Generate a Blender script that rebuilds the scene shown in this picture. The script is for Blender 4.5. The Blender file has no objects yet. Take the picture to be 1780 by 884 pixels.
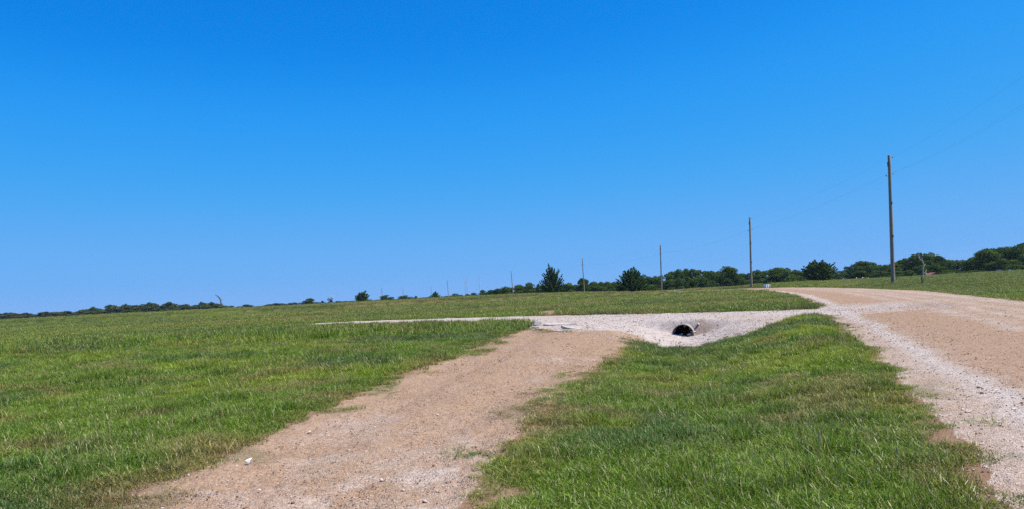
import bpy, math, random
import numpy as np
from mathutils import Matrix, Vector

random.seed(7)
RNG = np.random.default_rng(11)
S = bpy.context.scene
COL = S.collection
PI = math.pi

# ------------------------------------------------------------------ camera
FPX = 1286.0                       # focal length in photo pixels (photo 1780 x 884)
EYE = 1.6
PITCH = math.radians(2.8)
ROLL = math.radians(2.9)
f0 = np.array([0, math.cos(PITCH), math.sin(PITCH)])
u0 = np.array([0, -math.sin(PITCH), math.cos(PITCH)])
r0 = np.array([1.0, 0, 0])
RGT = r0 * math.cos(ROLL) - u0 * math.sin(ROLL)
UPV = u0 * math.cos(ROLL) + r0 * math.sin(ROLL)
cam_d = bpy.data.cameras.new('camera')
cam_d.sensor_width = 36.0
cam_d.lens = FPX / 1780 * 36.0
cam_d.clip_start = 0.05
cam_d.clip_end = 8000
cam = bpy.data.objects.new('camera', cam_d)
COL.objects.link(cam)
M = Matrix.Identity(4)
for i in range(3):
    M[i][0] = RGT[i]; M[i][1] = UPV[i]; M[i][2] = -f0[i]
M[2][3] = EYE
cam.matrix_world = M
S.camera = cam

def ray(px, py):
    d = f0 + RGT * ((px - 890) / FPX) + UPV * ((442 - py) / FPX)
    return d / d[1]                # per metre of depth along +Y

def at(px, py, y):
    """world point seen at photo pixel px,py at depth y"""
    d = ray(px, py)
    return Vector((d[0] * y, y, EYE + d[2] * y))

def horizon(px):
    return 505 - (px - 890) * math.tan(ROLL)

# ------------------------------------------------------------------ noise
def _hash(ix, iy, seed):
    h = (ix.astype(np.int64) * 374761393 + iy.astype(np.int64) * 668265263 + seed * 1442695041) & 0x7fffffff
    h = ((h ^ (h >> 13)) * 1274126177) & 0x7fffffff
    h = (h ^ (h >> 16)) & 0xffff
    return h / 65535.0

def vnoise(x, y, seed=0):
    xf = np.floor(x); yf = np.floor(y)
    tx = x - xf; ty = y - yf
    tx = tx * tx * (3 - 2 * tx); ty = ty * ty * (3 - 2 * ty)
    a = _hash(xf, yf, seed); b = _hash(xf + 1, yf, seed)
    c = _hash(xf, yf + 1, seed); d = _hash(xf + 1, yf + 1, seed)
    return (a * (1 - tx) + b * tx) * (1 - ty) + (c * (1 - tx) + d * tx) * ty

def fbm(x, y, seed=0, oct=4):
    s = 0; a = 0.5; t = 0
    for i in range(oct):
        s = s + a * vnoise(x, y, seed + i * 17); t += a
        x = x * 2.03 + 5.1; y = y * 2.03 - 3.7; a *= 0.5
    return s / t

def sst(x, a, b):
    t = np.clip((x - a) / (b - a), 0, 1)
    return t * t * (3 - 2 * t)

# ------------------------------------------------------------------ layout in plan
def dist_line(x, y, pts):
    """distance to an open polyline, and the parameter (arc length) there"""
    best = np.full(np.shape(x), 1e9); par = np.zeros(np.shape(x)); acc = 0
    for (ax, ay), (bx, by) in zip(pts[:-1], pts[1:]):
        dx, dy = bx - ax, by - ay; L = math.hypot(dx, dy)
        t = np.clip(((x - ax) * dx + (y - ay) * dy) / (L * L), 0, 1)
        d = np.hypot(x - ax - t * dx, y - ay - t * dy)
        m = d < best
        best = np.where(m, d, best); par = np.where(m, acc + t * L, par); acc += L
    return best, par

def sdf_poly(x, y, P):
    """signed distance to a polygon, negative inside"""
    d, _ = dist_line(x, y, list(P) + [P[0]])
    ins = np.zeros(np.shape(x), bool)
    n = len(P)
    for i in range(n):
        ax, ay = P[i]; bx, by = P[(i + 1) % n]
        if ay == by: continue
        c = ((ay > y) != (by > y)) & (x < (bx - ax) * (y - ay) / (by - ay) + ax)
        ins ^= c
    return np.where(ins, -d, d)

DRIVE = [(14.6, 31.8), (8.3, 35.6), (3.0, 39.9), (-1.4, 44.0), (-8.4, 48.4), (-16.0, 53.6), (-24, 57.6), (-60, 76)]
DRIVE_HW = 3.1
DITCH = [(7.5, 33.0), (6.7, 29.0), (5.7, 26), (4.6, 21), (3.4, 15), (2.5, 10), (1.9, 5)]
ROAD_L = [(-3.1, -12), (1.4, 0), (3.2, 4.9), (4.35, 7.5), (5.65, 10.9), (7.7, 16.4), (11.0, 25.5), (12.2, 28.6), (15.2, 36.9), (23.0, 60), (29.6, 85), (33.2, 103), (33.5, 110), (29, 117), (22, 120), (-10, 126)]
ROAD_R = [(5.6, -12), (10.0, 0), (12.2, 6), (21.9, 31.7), (31.4, 57), (37.0, 80), (40.4, 100), (41.5, 112), (39, 121), (31, 125), (22, 126), (-10, 131)]

# culvert geometry (needed before the land is cut)
PIPE_R = 0.485
_m = at(1187.5, 582, 31.82)
PIPE_A = np.array([0.42, 0.9, 0.0]); PIPE_A /= np.linalg.norm(PIPE_A)
PIPE_C = (_m.x, _m.y, -0.66)

VB_PX = [-900, 0, 200, 400, 500, 600, 700, 800, 900, 1000, 1060, 1100, 1150, 1200, 1280, 1310, 1350, 1425, 1500, 1580, 1640, 1700, 1780, 2600]
VB_V = [6, 6, 5.4, 6, 6.8, 6.3, 6.4, 6, 6.5, 9, 11.5, 13.5, 14.5, 13, 13, 11, 11, 10, 10, 10.5, 9.5, 9, 9, 9]

def drive_dist(x, y):
    dv, _ = dist_line(x, y, DRIVE)
    return dv + 1.7 * sst(-x, 7, 24) + 2.5 * sst(-x, 26, 36)

def height(x, y):
    x = np.asarray(x, float); y = np.asarray(y, float)
    z = (fbm(x * 0.05, y * 0.05, 3, 3) - 0.5) * 0.10 + (fbm(x * 0.5, y * 0.5, 5, 3) - 0.5) * 0.07 * (1 - sst(y, 30, 60))
    # road bed
    P = ROAD_L + ROAD_R[::-1]
    sd = sdf_poly(x, y, P)
    dl, _ = dist_line(x, y, ROAD_L); dr, _ = dist_line(x, y, ROAD_R)
    right = sst(np.where(dr < dl, np.maximum(sd, 0), 0), 0.3, 6.5)
    z = z + 0.62 * right * sst(y, 38, 72)
    # verge between the track and the road swells a little before the ditch
    dd, pp = dist_line(x, y, DITCH)
    dep = np.interp(pp, [0, 3.5, 8, 13, 19, 27], [0.70, 0.70, 0.66, 0.52, 0.32, 0.12])
    z = z - dep * np.exp(-(dd / 1.75) ** 2)
    z = z + 0.13 * np.exp(-((sd - 0.7) / 0.8) ** 2) * (dl < dr) * sst(y, 6, 14) * (1 - sst(y, 26, 29))
    # road crown
    inside = np.minimum(dl, dr)
    zr = 0.04 + 0.10 * sst(inside, 0, 3.5) + (fbm(x * 0.9, y * 0.3, 8, 3) - 0.5) * 0.04
    wr = 1 - sst(sd, -0.3, 0.9)
    z = z * (1 - wr) + zr * wr
    # cross drive: flat top with gravel shoulders
    dv = drive_dist(x, y)
    ph = np.exp(-((x - PIPE_C[0] - 0.25) / 1.5) ** 2 - ((y - PIPE_C[1]) / 1.2) ** 2)
    w = 1 - sst(dv, DRIVE_HW + 0.22 * ph, DRIVE_HW + 0.95 - 0.25 * ph)
    zd = 0.07 - 0.12 * sst(-x, 8, 22) - 0.09 * sst(dv, 1.0, DRIVE_HW) + (fbm(x * 0.8, y * 0.8, 21, 3) - 0.5) * 0.05
    z = z * (1 - w) + zd * w
    # dirt track: two shallow wheel ruts
    yy = np.where(y > 0.5, y, 1e9)
    # far land falls off gently behind the field's edge
    px = 890 + FPX * x / np.maximum(np.abs(y), 1e-3) * np.sign(np.where(y == 0, 1, y))
    vb = np.interp(px, VB_PX, VB_V)
    zs = np.where(y > 40, EYE - y * (vb + 0.35) / FPX, 1e3)
    k = 0.10
    h = np.clip(0.5 + 0.5 * (zs - z) / k, 0, 1)
    zm = zs * (1 - h) + z * h - k * h * (1 - h)
    z = np.where(y > 40, zm, z)
    r = np.hypot(x, y)
    z = np.where(y <= 40, z, z)
    return np.maximum(z, -9.0)

def hit(px, py):
    """where the photo pixel's ray meets the land"""
    d = ray(px, py)
    ys = np.geomspace(1.5, 900, 5000)
    zz = EYE + d[2] * ys
    below = np.nonzero(zz < height(d[0] * ys, ys))[0]
    y = ys[below[0]] if len(below) else 900
    return (d[0] * y, y)

TRACK = [hit(*p) for p in [(215, 884), (295, 846), (362, 812), (424, 780), (550, 722), (636, 682), (740, 640), (820, 610), (880, 586), (912, 573),
                            (1000, 577), (1100, 582), (1070, 606), (1024, 640), (980, 674), (930, 717), (885, 762), (846, 802), (818, 842), (784, 884)]]
TRACK = TRACK + [(-1.2, 0), (-2.3, -8), (-5.2, -8), (-3.9, 0)]
APRON = [hit(*p) for p in [(912, 571), (1000, 577), (1090, 587), (1130, 599), (1170, 604.5), (1235, 597), (1300, 583.5), (1350, 563), (1395, 551), (1440, 548)]]
APRON = APRON + [(12.2, 33), (6, 38), (1.2, 41.0)]
APRON_EDGE = APRON[:10]
ROAD_P = ROAD_L + ROAD_R[::-1]
SAND = (2.35, 52.0)

def regions(x, y):
    """signed distances (m, negative inside) of track, road, white drive with ragged edges"""
    n = (fbm(x * 0.9, y * 0.9, 31, 3) - 0.5) * 0.46 + (fbm(x * 4, y * 4, 37, 3) - 0.5) * 0.34
    n = n * (0.55 + 0.45 * sst(y, 8, 18))
    tr = sdf_poly(x, y, TRACK) + n * 0.75 - 0.05 - 0.03 * (1 - sst(y, 6, 14))
    rd = sdf_poly(x, y, ROAD_P) + n * 0.8 - 0.06 + 0.10 * (1 - sst(y, 5, 9))
    dv = drive_dist(x, y)
    dr = np.minimum(dv - DRIVE_HW - 0.15, sdf_poly(x, y, APRON)) + n * 0.35
    return tr, rd, dr

# ------------------------------------------------------------------ mesh helpers
def np_mesh(name, V, F, mat=None, smooth=True):
    """V (n,3), F (m,k) with a fixed k"""
    me = bpy.data.meshes.new(name)
    V = np.asarray(V, np.float32); F = np.asarray(F, np.int32)
    m, k = F.shape
    me.vertices.add(len(V)); me.vertices.foreach_set('co', V.ravel())
    me.loops.add(m * k); me.loops.foreach_set('vertex_index', F.ravel())
    me.polygons.add(m)
    me.polygons.foreach_set('loop_start', np.arange(0, m * k, k, dtype=np.int32))
    me.polygons.foreach_set('use_smooth', np.full(m, smooth, bool))
    me.update(calc_edges=True)
    if mat: me.materials.append(mat)
    return me

def attr(me, name, typ, arr, dom='POINT'):
    a = me.attributes.new(name, typ, dom)
    arr = np.asarray(arr, np.float32)
    if typ == 'FLOAT': a.data.foreach_set('value', arr.ravel())
    elif typ == 'FLOAT_VECTOR': a.data.foreach_set('vector', arr.ravel())
    elif typ == 'FLOAT_COLOR':
        if arr.shape[1] == 3: arr = np.concatenate([arr, np.ones((len(arr), 1), np.float32)], 1)
        a.data.foreach_set('color', arr.ravel())

def link(name, me, parent=None, label=None, cat=None, group=None, kind=None):
    o = bpy.data.objects.new(name, me)
    COL.objects.link(o)
    if parent: o.parent = parent
    return tag(o, label, cat, group, kind)

def tag(o, label=None, cat=None, group=None, kind=None):
    if label: o['label'] = label
    if cat: o['category'] = cat
    if group: o['group'] = group
    if kind: o['kind'] = kind
    return o

def thing(name, loc, label, cat, group=None, rz=0.0):
    o = bpy.data.objects.new(name, None)
    COL.objects.link(o); o.location = loc; o.rotation_euler = (0, 0, rz)
    o.empty_display_size = 0.3
    return tag(o, label, cat, group)

class MB:
    """collects boxes, tubes and free faces into ONE mesh"""
    def __init__(s): s.v = []; s.f = []
    def add(s, V, F):
        b = len(s.v); s.v += [tuple(p) for p in V]; s.f += [tuple(i + b for i in q) for q in F]
    def box(s, c, d, rz=0, rx=0, ry=0):
        m = Matrix.Rotation(rz, 3, 'Z') @ Matrix.Rotation(ry, 3, 'Y') @ Matrix.Rotation(rx, 3, 'X')
        V = [m @ Vector((sx * d[0] / 2, sy * d[1] / 2, sz * d[2] / 2)) + Vector(c) for sx in (-1, 1) for sy in (-1, 1) for sz in (-1, 1)]
        s.add(V, [(0, 1, 3, 2), (4, 6, 7, 5), (0, 4, 5, 1), (2, 3, 7, 6), (0, 2, 6, 4), (1, 5, 7, 3)])
    def tube(s, pts, rad, n=8, cap=True):
        pts = [Vector(p) for p in pts]
        if not hasattr(rad, '__len__'): rad = [rad] * len(pts)
        V = []; F = []
        for i, p in enumerate(pts):
            d = (pts[min(i + 1, len(pts) - 1)] - pts[max(i - 1, 0)]).normalized()
            a = d.cross(Vector((0.31, 0.95, 0.05)) if abs(d.y) < 0.9 else Vector((1, 0, 0))).normalized(); b = d.cross(a)
            for k in range(n):
                t = 2 * PI * k / n
                V.append(p + (a * math.cos(t) + b * math.sin(t)) * rad[i])
        for i in range(len(pts) - 1):
            for k in range(n):
                F.append((i * n + k, i * n + (k + 1) % n, (i + 1) * n + (k + 1) % n, (i + 1) * n + k))
        if cap:
            F.append(tuple(range(n))[::-1]); F.append(tuple((len(pts) - 1) * n + k for k in range(n)))
        s.add(V, F)
    def mesh(s, name, mat=None, smooth=False):
        me = bpy.data.meshes.new(name); me.from_pydata(s.v, [], s.f); me.update()
        if mat: me.materials.append(mat)
        if smooth:
            for p in me.polygons: p.use_smooth = True
        return me

# ------------------------------------------------------------------ materials
class NT:
    def __init__(s, name):
        s.m = bpy.data.materials.new(name); s.m.use_nodes = True
        s.t = s.m.node_tree; s.t.nodes.clear()
        s.out = s.n('ShaderNodeOutputMaterial')
    def n(s, typ, **kw):
        q = s.t.nodes.new(typ)
        for k, v in kw.items(): setattr(q, k, v)
        return q
    def l(s, a, b): s.t.links.new(a, b)
    def attr(s, name, inst=False):
        q = s.n('ShaderNodeAttribute', attribute_name=name)
        if inst: q.attribute_type = 'INSTANCER'
        return q
    def pos(s): return s.n('ShaderNodeNewGeometry').outputs['Position']
    def noise(s, scale, detail=4, rough=0.55, vec=None, out='Fac'):
        q = s.n('ShaderNodeTexNoise'); q.inputs['Scale'].default_value = scale
        q.inputs['Detail'].default_value = detail; q.inputs['Roughness'].default_value = rough
        s.l(vec if vec else s.pos(), q.inputs['Vector']); return q.outputs[out]
    def voro(s, scale, feature='F1', out='Distance', vec=None, rnd=1.0):
        q = s.n('ShaderNodeTexVoronoi', feature=feature); q.inputs['Scale'].default_value = scale
        q.inputs['Randomness'].default_value = rnd
        s.l(vec if vec else s.pos(), q.inputs['Vector']); return q.outputs[out]
    def ramp(s, fac, stops):
        q = s.n('ShaderNodeValToRGB'); e = q.color_ramp.elements
        while len(e) < len(stops): e.new(0.5)
        for el, (p, c) in zip(e, stops):
            el.position = p; el.color = (*c, 1) if hasattr(c, '__len__') else (c, c, c, 1)
        s.l(fac, q.inputs[0]); return q.outputs[0]
    def mix(s, fac, a, b, mode='MIX'):
        q = s.n('ShaderNodeMix', data_type='RGBA', blend_type=mode)
        for sock, v in ((q.inputs[0], fac), (q.inputs[6], a), (q.inputs[7], b)):
            if hasattr(v, 'links') or isinstance(v, bpy.types.NodeSocket): s.l(v, sock)
            elif hasattr(v, '__len__'): sock.default_value = (*v, 1)
            elif sock == q.inputs[0]: sock.default_value = v
            else: sock.default_value = (v, v, v, 1)
        return q.outputs[2]
    def math(s, op, a, b=0.0):
        q = s.n('ShaderNodeMath', operation=op)
        for sock, v in ((q.inputs[0], a), (q.inputs[1], b)):
            if isinstance(v, bpy.types.NodeSocket): s.l(v, sock)
            else: sock.default_value = v
        return q.outputs[0]
    def bump(s, h, strength=0.5, dist=0.02):
        q = s.n('ShaderNodeBump'); q.inputs['Strength'].default_value = strength; q.inputs['Distance'].default_value = dist
        s.l(h, q.inputs['Height']); return q.outputs[0]
    def bsdf(s, col, rough=0.9, normal=None, spec=0.2, metal=0.0):
        q = s.n('ShaderNodeBsdfPrincipled')
        if isinstance(col, bpy.types.NodeSocket): s.l(col, q.inputs['Base Color'])
        else: q.inputs['Base Color'].default_value = (*col, 1)
        if isinstance(rough, bpy.types.NodeSocket): s.l(rough, q.inputs['Roughness'])
        else: q.inputs['Roughness'].default_value = rough
        q.inputs['Specular IOR Level'].default_value = spec; q.inputs['Metallic'].default_value = metal
        if normal: s.l(normal, q.inputs['Normal'])
        s.l(q.outputs[0], s.out.inputs['Surface']); return q

def leaf_shader(t, col, trans=0.35, gloss=0.04):
    d = t.n('ShaderNodeBsdfDiffuse'); t.l(col, d.inputs['Color'])
    tr = t.n('ShaderNodeBsdfTranslucent'); t.l(col, tr.inputs['Color'])
    m1 = t.n('ShaderNodeMixShader'); m1.inputs[0].default_value = trans
    t.l(d.outputs[0], m1.inputs[1]); t.l(tr.outputs[0], m1.inputs[2])
    g = t.n('ShaderNodeBsdfGlossy'); g.inputs['Roughness'].default_value = 0.45
    m2 = t.n('ShaderNodeMixShader'); m2.inputs[0].default_value = gloss
    t.l(m1.outputs[0], m2.inputs[1]); t.l(g.outputs[0], m2.inputs[2])
    t.l(m2.outputs[0], t.out.inputs['Surface'])

TAN = (0.345, 0.228, 0.146)
PALE = (0.49, 0.442, 0.412)

def gravel_material(name):
    """stony dirt: tan fines, pale stones where the 'white' attribute is high"""
    t = NT(name)
    w = t.attr('white').outputs['Fac']; g = t.attr('weed').outputs['Color']; gf = t.attr('weedf').outputs['Fac']
    big = t.noise(0.7, 5, 0.6); mid = t.noise(6, 5, 0.65); fine = t.noise(45, 4, 0.7)
    st = t.voro(34, out='Color'); st2 = t.voro(80, out='Color'); d1 = t.voro(34); d2 = t.voro(80); d3 = t.voro(15)
    sepa = t.n('ShaderNodeSeparateColor'); t.l(st, sepa.inputs[0])
    sepb = t.n('ShaderNodeSeparateColor'); t.l(st2, sepb.inputs[0])
    tan = t.mix(t.ramp(mid, [(0.3, 0.0), (0.7, 1.0)]), (TAN[0] * .88, TAN[1] * .85, TAN[2] * .82), (TAN[0] * 1.12, TAN[1] * 1.14, TAN[2] * 1.2))
    tan = t.mix(t.ramp(big, [(0.35, 0.0), (0.65, 0.55)]), tan, (0.35, 0.245, 0.172))
    pale = t.mix(t.ramp(mid, [(0.3, 0.0), (0.7, 1.0)]), (PALE[0] * .84, PALE[1] * .82, PALE[2] * .80), (PALE[0] * 1.15, PALE[1] * 1.17, PALE[2] * 1.2))
    wv = t.math('ADD', w, t.math('MULTIPLY', t.math('SUBTRACT', t.noise(2.2, 5, 0.7), 0.5), 0.9))
    base = t.mix(t.ramp(wv, [(0.12, 0.0), (0.95, 1.0)]), tan, pale)
    # single stones: some light, some dark
    lite = t.ramp(sepa.outputs[0], [(0.80, 0.0), (0.83, 1.0)])
    dark = t.ramp(sepa.outputs[1], [(0.90, 0.0), (0.93, 0.6)])
    lite2 = t.ramp(sepb.outputs[0], [(0.62, 0.0), (0.70, 0.45)])
    dark2 = t.ramp(sepb.outputs[1], [(0.78, 0.0), (0.84, 0.40)])
    cut = t.ramp(d1, [(0.010, 1.0), (0.015, 0.0)]); cut2 = t.ramp(d2, [(0.004, 1.0), (0.0065, 0.0)])
    base = t.mix(t.math('MULTIPLY', lite2, 1.0), base, (0.42, 0.34, 0.285))
    base = t.mix(dark2, base, (0.15, 0.10, 0.070))
    base = t.mix(t.math('MULTIPLY', lite, cut), base, (0.52, 0.46, 0.42))
    base = t.mix(t.math('MULTIPLY', dark, cut), base, (0.11, 0.08, 0.062))
    base = t.mix(t.ramp(fine, [(0.3, 0.22), (0.55, 0.0)]), base, (0.17, 0.115, 0.08))
    cl = t.noise(19, 3, 0.6)
    base = t.mix(1.0, base, t.ramp(cl, [(0.28, 0.70), (0.5, 1.0), (0.72, 1.26)]), 'MULTIPLY')
    base = t.mix(gf, base, g)
    h = t.math('ADD', t.math('MULTIPLY', t.math('SUBTRACT', 1.0, d3), 0.6), t.math('ADD', t.math('MULTIPLY', d1, -14.0), t.math('ADD', t.math('MULTIPLY', d2, -14.0), fine)))
    t.bsdf(base, 0.97, t.bump(h, 0.50, 0.012), 0.0)
    return t.m

def ground_material():
    t = NT('meadow_soil')
    g = t.attr('gcol').outputs['Color']; dirt = t.attr('dirt').outputs['Fac']
    mid = t.noise(3.5, 6, 0.7); fine = t.noise(38, 5, 0.75)
    # grass seen from afar is streaky: stretched noise along the wide axis
    mp = t.n('ShaderNodeMapping'); mp.inputs['Scale'].default_value = (0.55, 0.16, 0.4); t.l(t.pos(), mp.inputs['Vector'])
    streak = t.noise(1.6, 6, 0.72, mp.outputs[0])
    col = t.mix(1.0, g, t.ramp(fine, [(0.25, 0.45), (0.75, 1.5)]), 'MULTIPLY')
    col = t.mix(1.0, col, t.ramp(streak, [(0.3, 0.62), (0.7, 1.35)]), 'MULTIPLY')
    col = t.mix(t.ramp(mid, [(0.55, 0.0), (0.72, 0.35)]), col, (0.16, 0.13, 0.06))
    soil = t.mix(t.ramp(fine, [(0.3, 0.0), (0.7, 1.0)]), (0.14, 0.088, 0.056), (0.28, 0.185, 0.125))
    d = t.math('ADD', dirt, t.math('MULTIPLY', t.math('SUBTRACT', t.noise(9, 5, 0.7), 0.5), 0.8))
    col = t.mix(t.ramp(d, [(0.35, 0.0), (0.65, 1.0)]), col, soil)
    t.bsdf(col, 0.95, t.bump(fine, 0.7, 0.03), 0.0)
    return t.m

def grass_material():
    t = NT('grass_blades')
    tint = t.attr('tint', True).outputs['Color']; sh = t.attr('shade').outputs['Fac']; dry = t.attr('straw').outputs['Fac']; hue = t.attr('hue').outputs['Fac']
    col = t.mix(hue, tint, t.mix(1.0, tint, (1.5, 1.12, 0.75), 'MULTIPLY'))
    col = t.mix(1.0, col, sh, 'MULTIPLY')
    col = t.mix(dry, col, (0.34, 0.27, 0.14))
    leaf_shader(t, col, 0.38, 0.03)
    return t.m

def leaf_material(name, dark, light, var=(0.72, 1.28)):
    t = NT(name)
    sh = t.attr('shade').outputs['Fac']; lob = t.attr('lobe').outputs['Fac']
    rnd = t.n('ShaderNodeObjectInfo').outputs['Random']
    col = t.mix(lob, dark, light)
    col = t.mix(1.0, col, t.ramp(sh, [(0.0, var[0]), (1.0, var[1])]), 'MULTIPLY')
    col = t.mix(1.0, col, t.ramp(rnd, [(0.0, (0.75, 0.78, 0.8)), (0.5, (1.0, 1.0, 0.95)), (1.0, (1.25, 1.12, 0.9))]), 'MULTIPLY')
    leaf_shader(t, col, 0.30, 0.0)
    return t.m

def simple(name, a, b, scale=8, rough=0.85, bump=0.3, stretch=None, spec=0.2, metal=0.0):
    t = NT(name)
    tc = t.n('ShaderNodeTexCoord').outputs['Object']
    if stretch:
        mp = t.n('ShaderNodeMapping'); mp.inputs['Scale'].default_value = stretch; t.l(tc, mp.inputs['Vector']); tc = mp.outputs[0]
    n = t.noise(scale, 6, 0.65, tc)
    t.bsdf(t.mix(t.ramp(n, [(0.3, 0.0), (0.7, 1.0)]), a, b), rough, t.bump(n, bump, 0.02), spec, metal)
    return t.m

MAT = {}
MAT['track'] = gravel_material('track_gravel')
MAT['ground'] = ground_material()
MAT['grass'] = grass_material()
MAT['leaf'] = leaf_material('broad_leaves', (0.044, 0.086, 0.018), (0.088, 0.142, 0.028))
MAT['leaf_light'] = leaf_material('light_leaves', (0.055, 0.095, 0.020), (0.095, 0.145, 0.03))
MAT['leaf_far'] = leaf_material('far_leaves', (0.050, 0.076, 0.030), (0.080, 0.106, 0.038))
MAT['cedar'] = leaf_material('cedar_needles', (0.036, 0.076, 0.020), (0.072, 0.122, 0.026))
MAT['bark'] = simple('bark', (0.05, 0.04, 0.03), (0.14, 0.11, 0.085), 14, 0.95, 0.6, (1, 1, 0.2))
MAT['deadwood'] = simple('dead_wood', (0.30, 0.28, 0.24), (0.50, 0.47, 0.42), 18, 0.9, 0.5, (1, 1, 0.2))
MAT['snag'] = simple('snag_wood', (0.05, 0.045, 0.04), (0.12, 0.11, 0.10), 6, 0.9, 0.5, (1, 1, 0.2))
MAT['pole'] = simple('pole_wood', (0.13, 0.10, 0.075), (0.36, 0.30, 0.235), 9, 0.9, 0.5, (3, 3, 0.12))
MAT['steel'] = simple('galvanised_steel', (0.38, 0.38, 0.38), (0.55, 0.55, 0.54), 20, 0.5, 0.1, None, 0.5, 0.6)
MAT['wire'] = simple('wire_metal', (0.16, 0.17, 0.19), (0.24, 0.25, 0.27), 5, 0.6, 0.0)
MAT['porcelain'] = simple('insulator_porcelain', (0.12, 0.10, 0.09), (0.20, 0.17, 0.15), 5, 0.3, 0.0, None, 0.5)
MAT['pipe'] = simple('pale_pipe', (0.20, 0.18, 0.165), (0.36, 0.33, 0.305), 9, 0.8, 0.3)
MAT['pipe_in'] = simple('dark_pipe_lining', (0.03, 0.026, 0.022), (0.10, 0.085, 0.075), 9, 0.9, 0.3)  # near-black inner face, much darker than the pale outer wall
MAT['concrete'] = simple('broken_concrete', (0.28, 0.245, 0.22), (0.46, 0.41, 0.375), 7, 0.9, 0.5)
MAT['white'] = simple('white_paint', (0.66, 0.66, 0.66), (0.80, 0.80, 0.79), 4, 0.6, 0.05)
MAT['dark'] = simple('dark_opening', (0.02, 0.02, 0.022), (0.05, 0.05, 0.05), 4, 0.7, 0.0)
MAT['redroof'] = simple('red_roof', (0.17, 0.05, 0.05), (0.26, 0.09, 0.085), 3, 0.7, 0.1, (1, 12, 1))
MAT['stone'] = simple('stone', (0.32, 0.27, 0.24), (0.52, 0.46, 0.42), 11, 0.9, 0.4)
MAT['mast'] = simple('mast_paint', (0.30, 0.30, 0.32), (0.42, 0.42, 0.44), 3, 0.7, 0.0)
MAT['paper'] = simple('white_scrap', (0.72, 0.68, 0.62), (0.86, 0.83, 0.79), 20, 0.8, 0.1)
MAT['slab'] = simple('pale_pad', (0.38, 0.34, 0.28), (0.50, 0.46, 0.40), 5, 0.9, 0.2)

# ------------------------------------------------------------------ meadow colour in plan
GA = np.array([0.100, 0.198, 0.012]); GB = np.array([0.190, 0.275, 0.012]); GC = np.array([0.050, 0.122, 0.022]); GD = np.array([0.215, 0.165, 0.075])
GF = np.array([0.140, 0.205, 0.030])

def lerp(a, b, t): return a + (b - a) * t[:, None]

def meadow(x, y, tr, rd, dr):
    n1 = fbm(x * 0.35, y * 0.35, 51, 4); n2 = fbm(x * 0.9, y * 0.9, 61, 4); n3 = fbm(x * 0.22 + 9, y * 0.22, 71, 4); n4 = fbm(x * 2.2, y * 2.2, 81, 3)
    c = np.tile(GA, (len(x), 1))
    c = lerp(c, GC, sst(n3, 0.50, 0.66) * 0.85)
    c = lerp(c, GB, sst(n1, 0.54, 0.70) * 0.6)
    c = lerp(c, GD, sst(n2, 0.57, 0.72) * 0.5)
    e = np.minimum(np.minimum(tr, rd), dr)
    c = lerp(c, GD * 0.8, (1 - sst(e, 0.0, 0.75)) * (0.15 + 0.85 * sst(n4, 0.42, 0.62)) * 0.55)
    # the field further off is paler and drier, with broad bands
    far = sst(y, 26, 60)
    b1 = fbm(x * 0.035, y * 0.10, 91, 4); b2 = fbm(x * 0.08, y * 0.16, 93, 4)
    cf = np.tile(GF, (len(x), 1))
    cf = lerp(cf, np.array([0.215, 0.185, 0.075]), sst(b1, 0.46, 0.60) * 0.7)
    cf = lerp(cf, np.array([0.075, 0.135, 0.030]), sst(b2, 0.50, 0.62) * 0.8)
    # right of the main road the grass is mown and evenly green
    mown = sst(x - (0.34 * y + 9), 0, 6) * sst(y, 25, 45)
    cm = np.tile(np.array([0.088, 0.142, 0.032]), (len(x), 1))
    cf = lerp(cf, cm, mown * (0.75 + 0.25 * b2))
    c = lerp(c, cf, far)
    return c * (0.8 + 0.4 * n4)[:, None]

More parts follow.
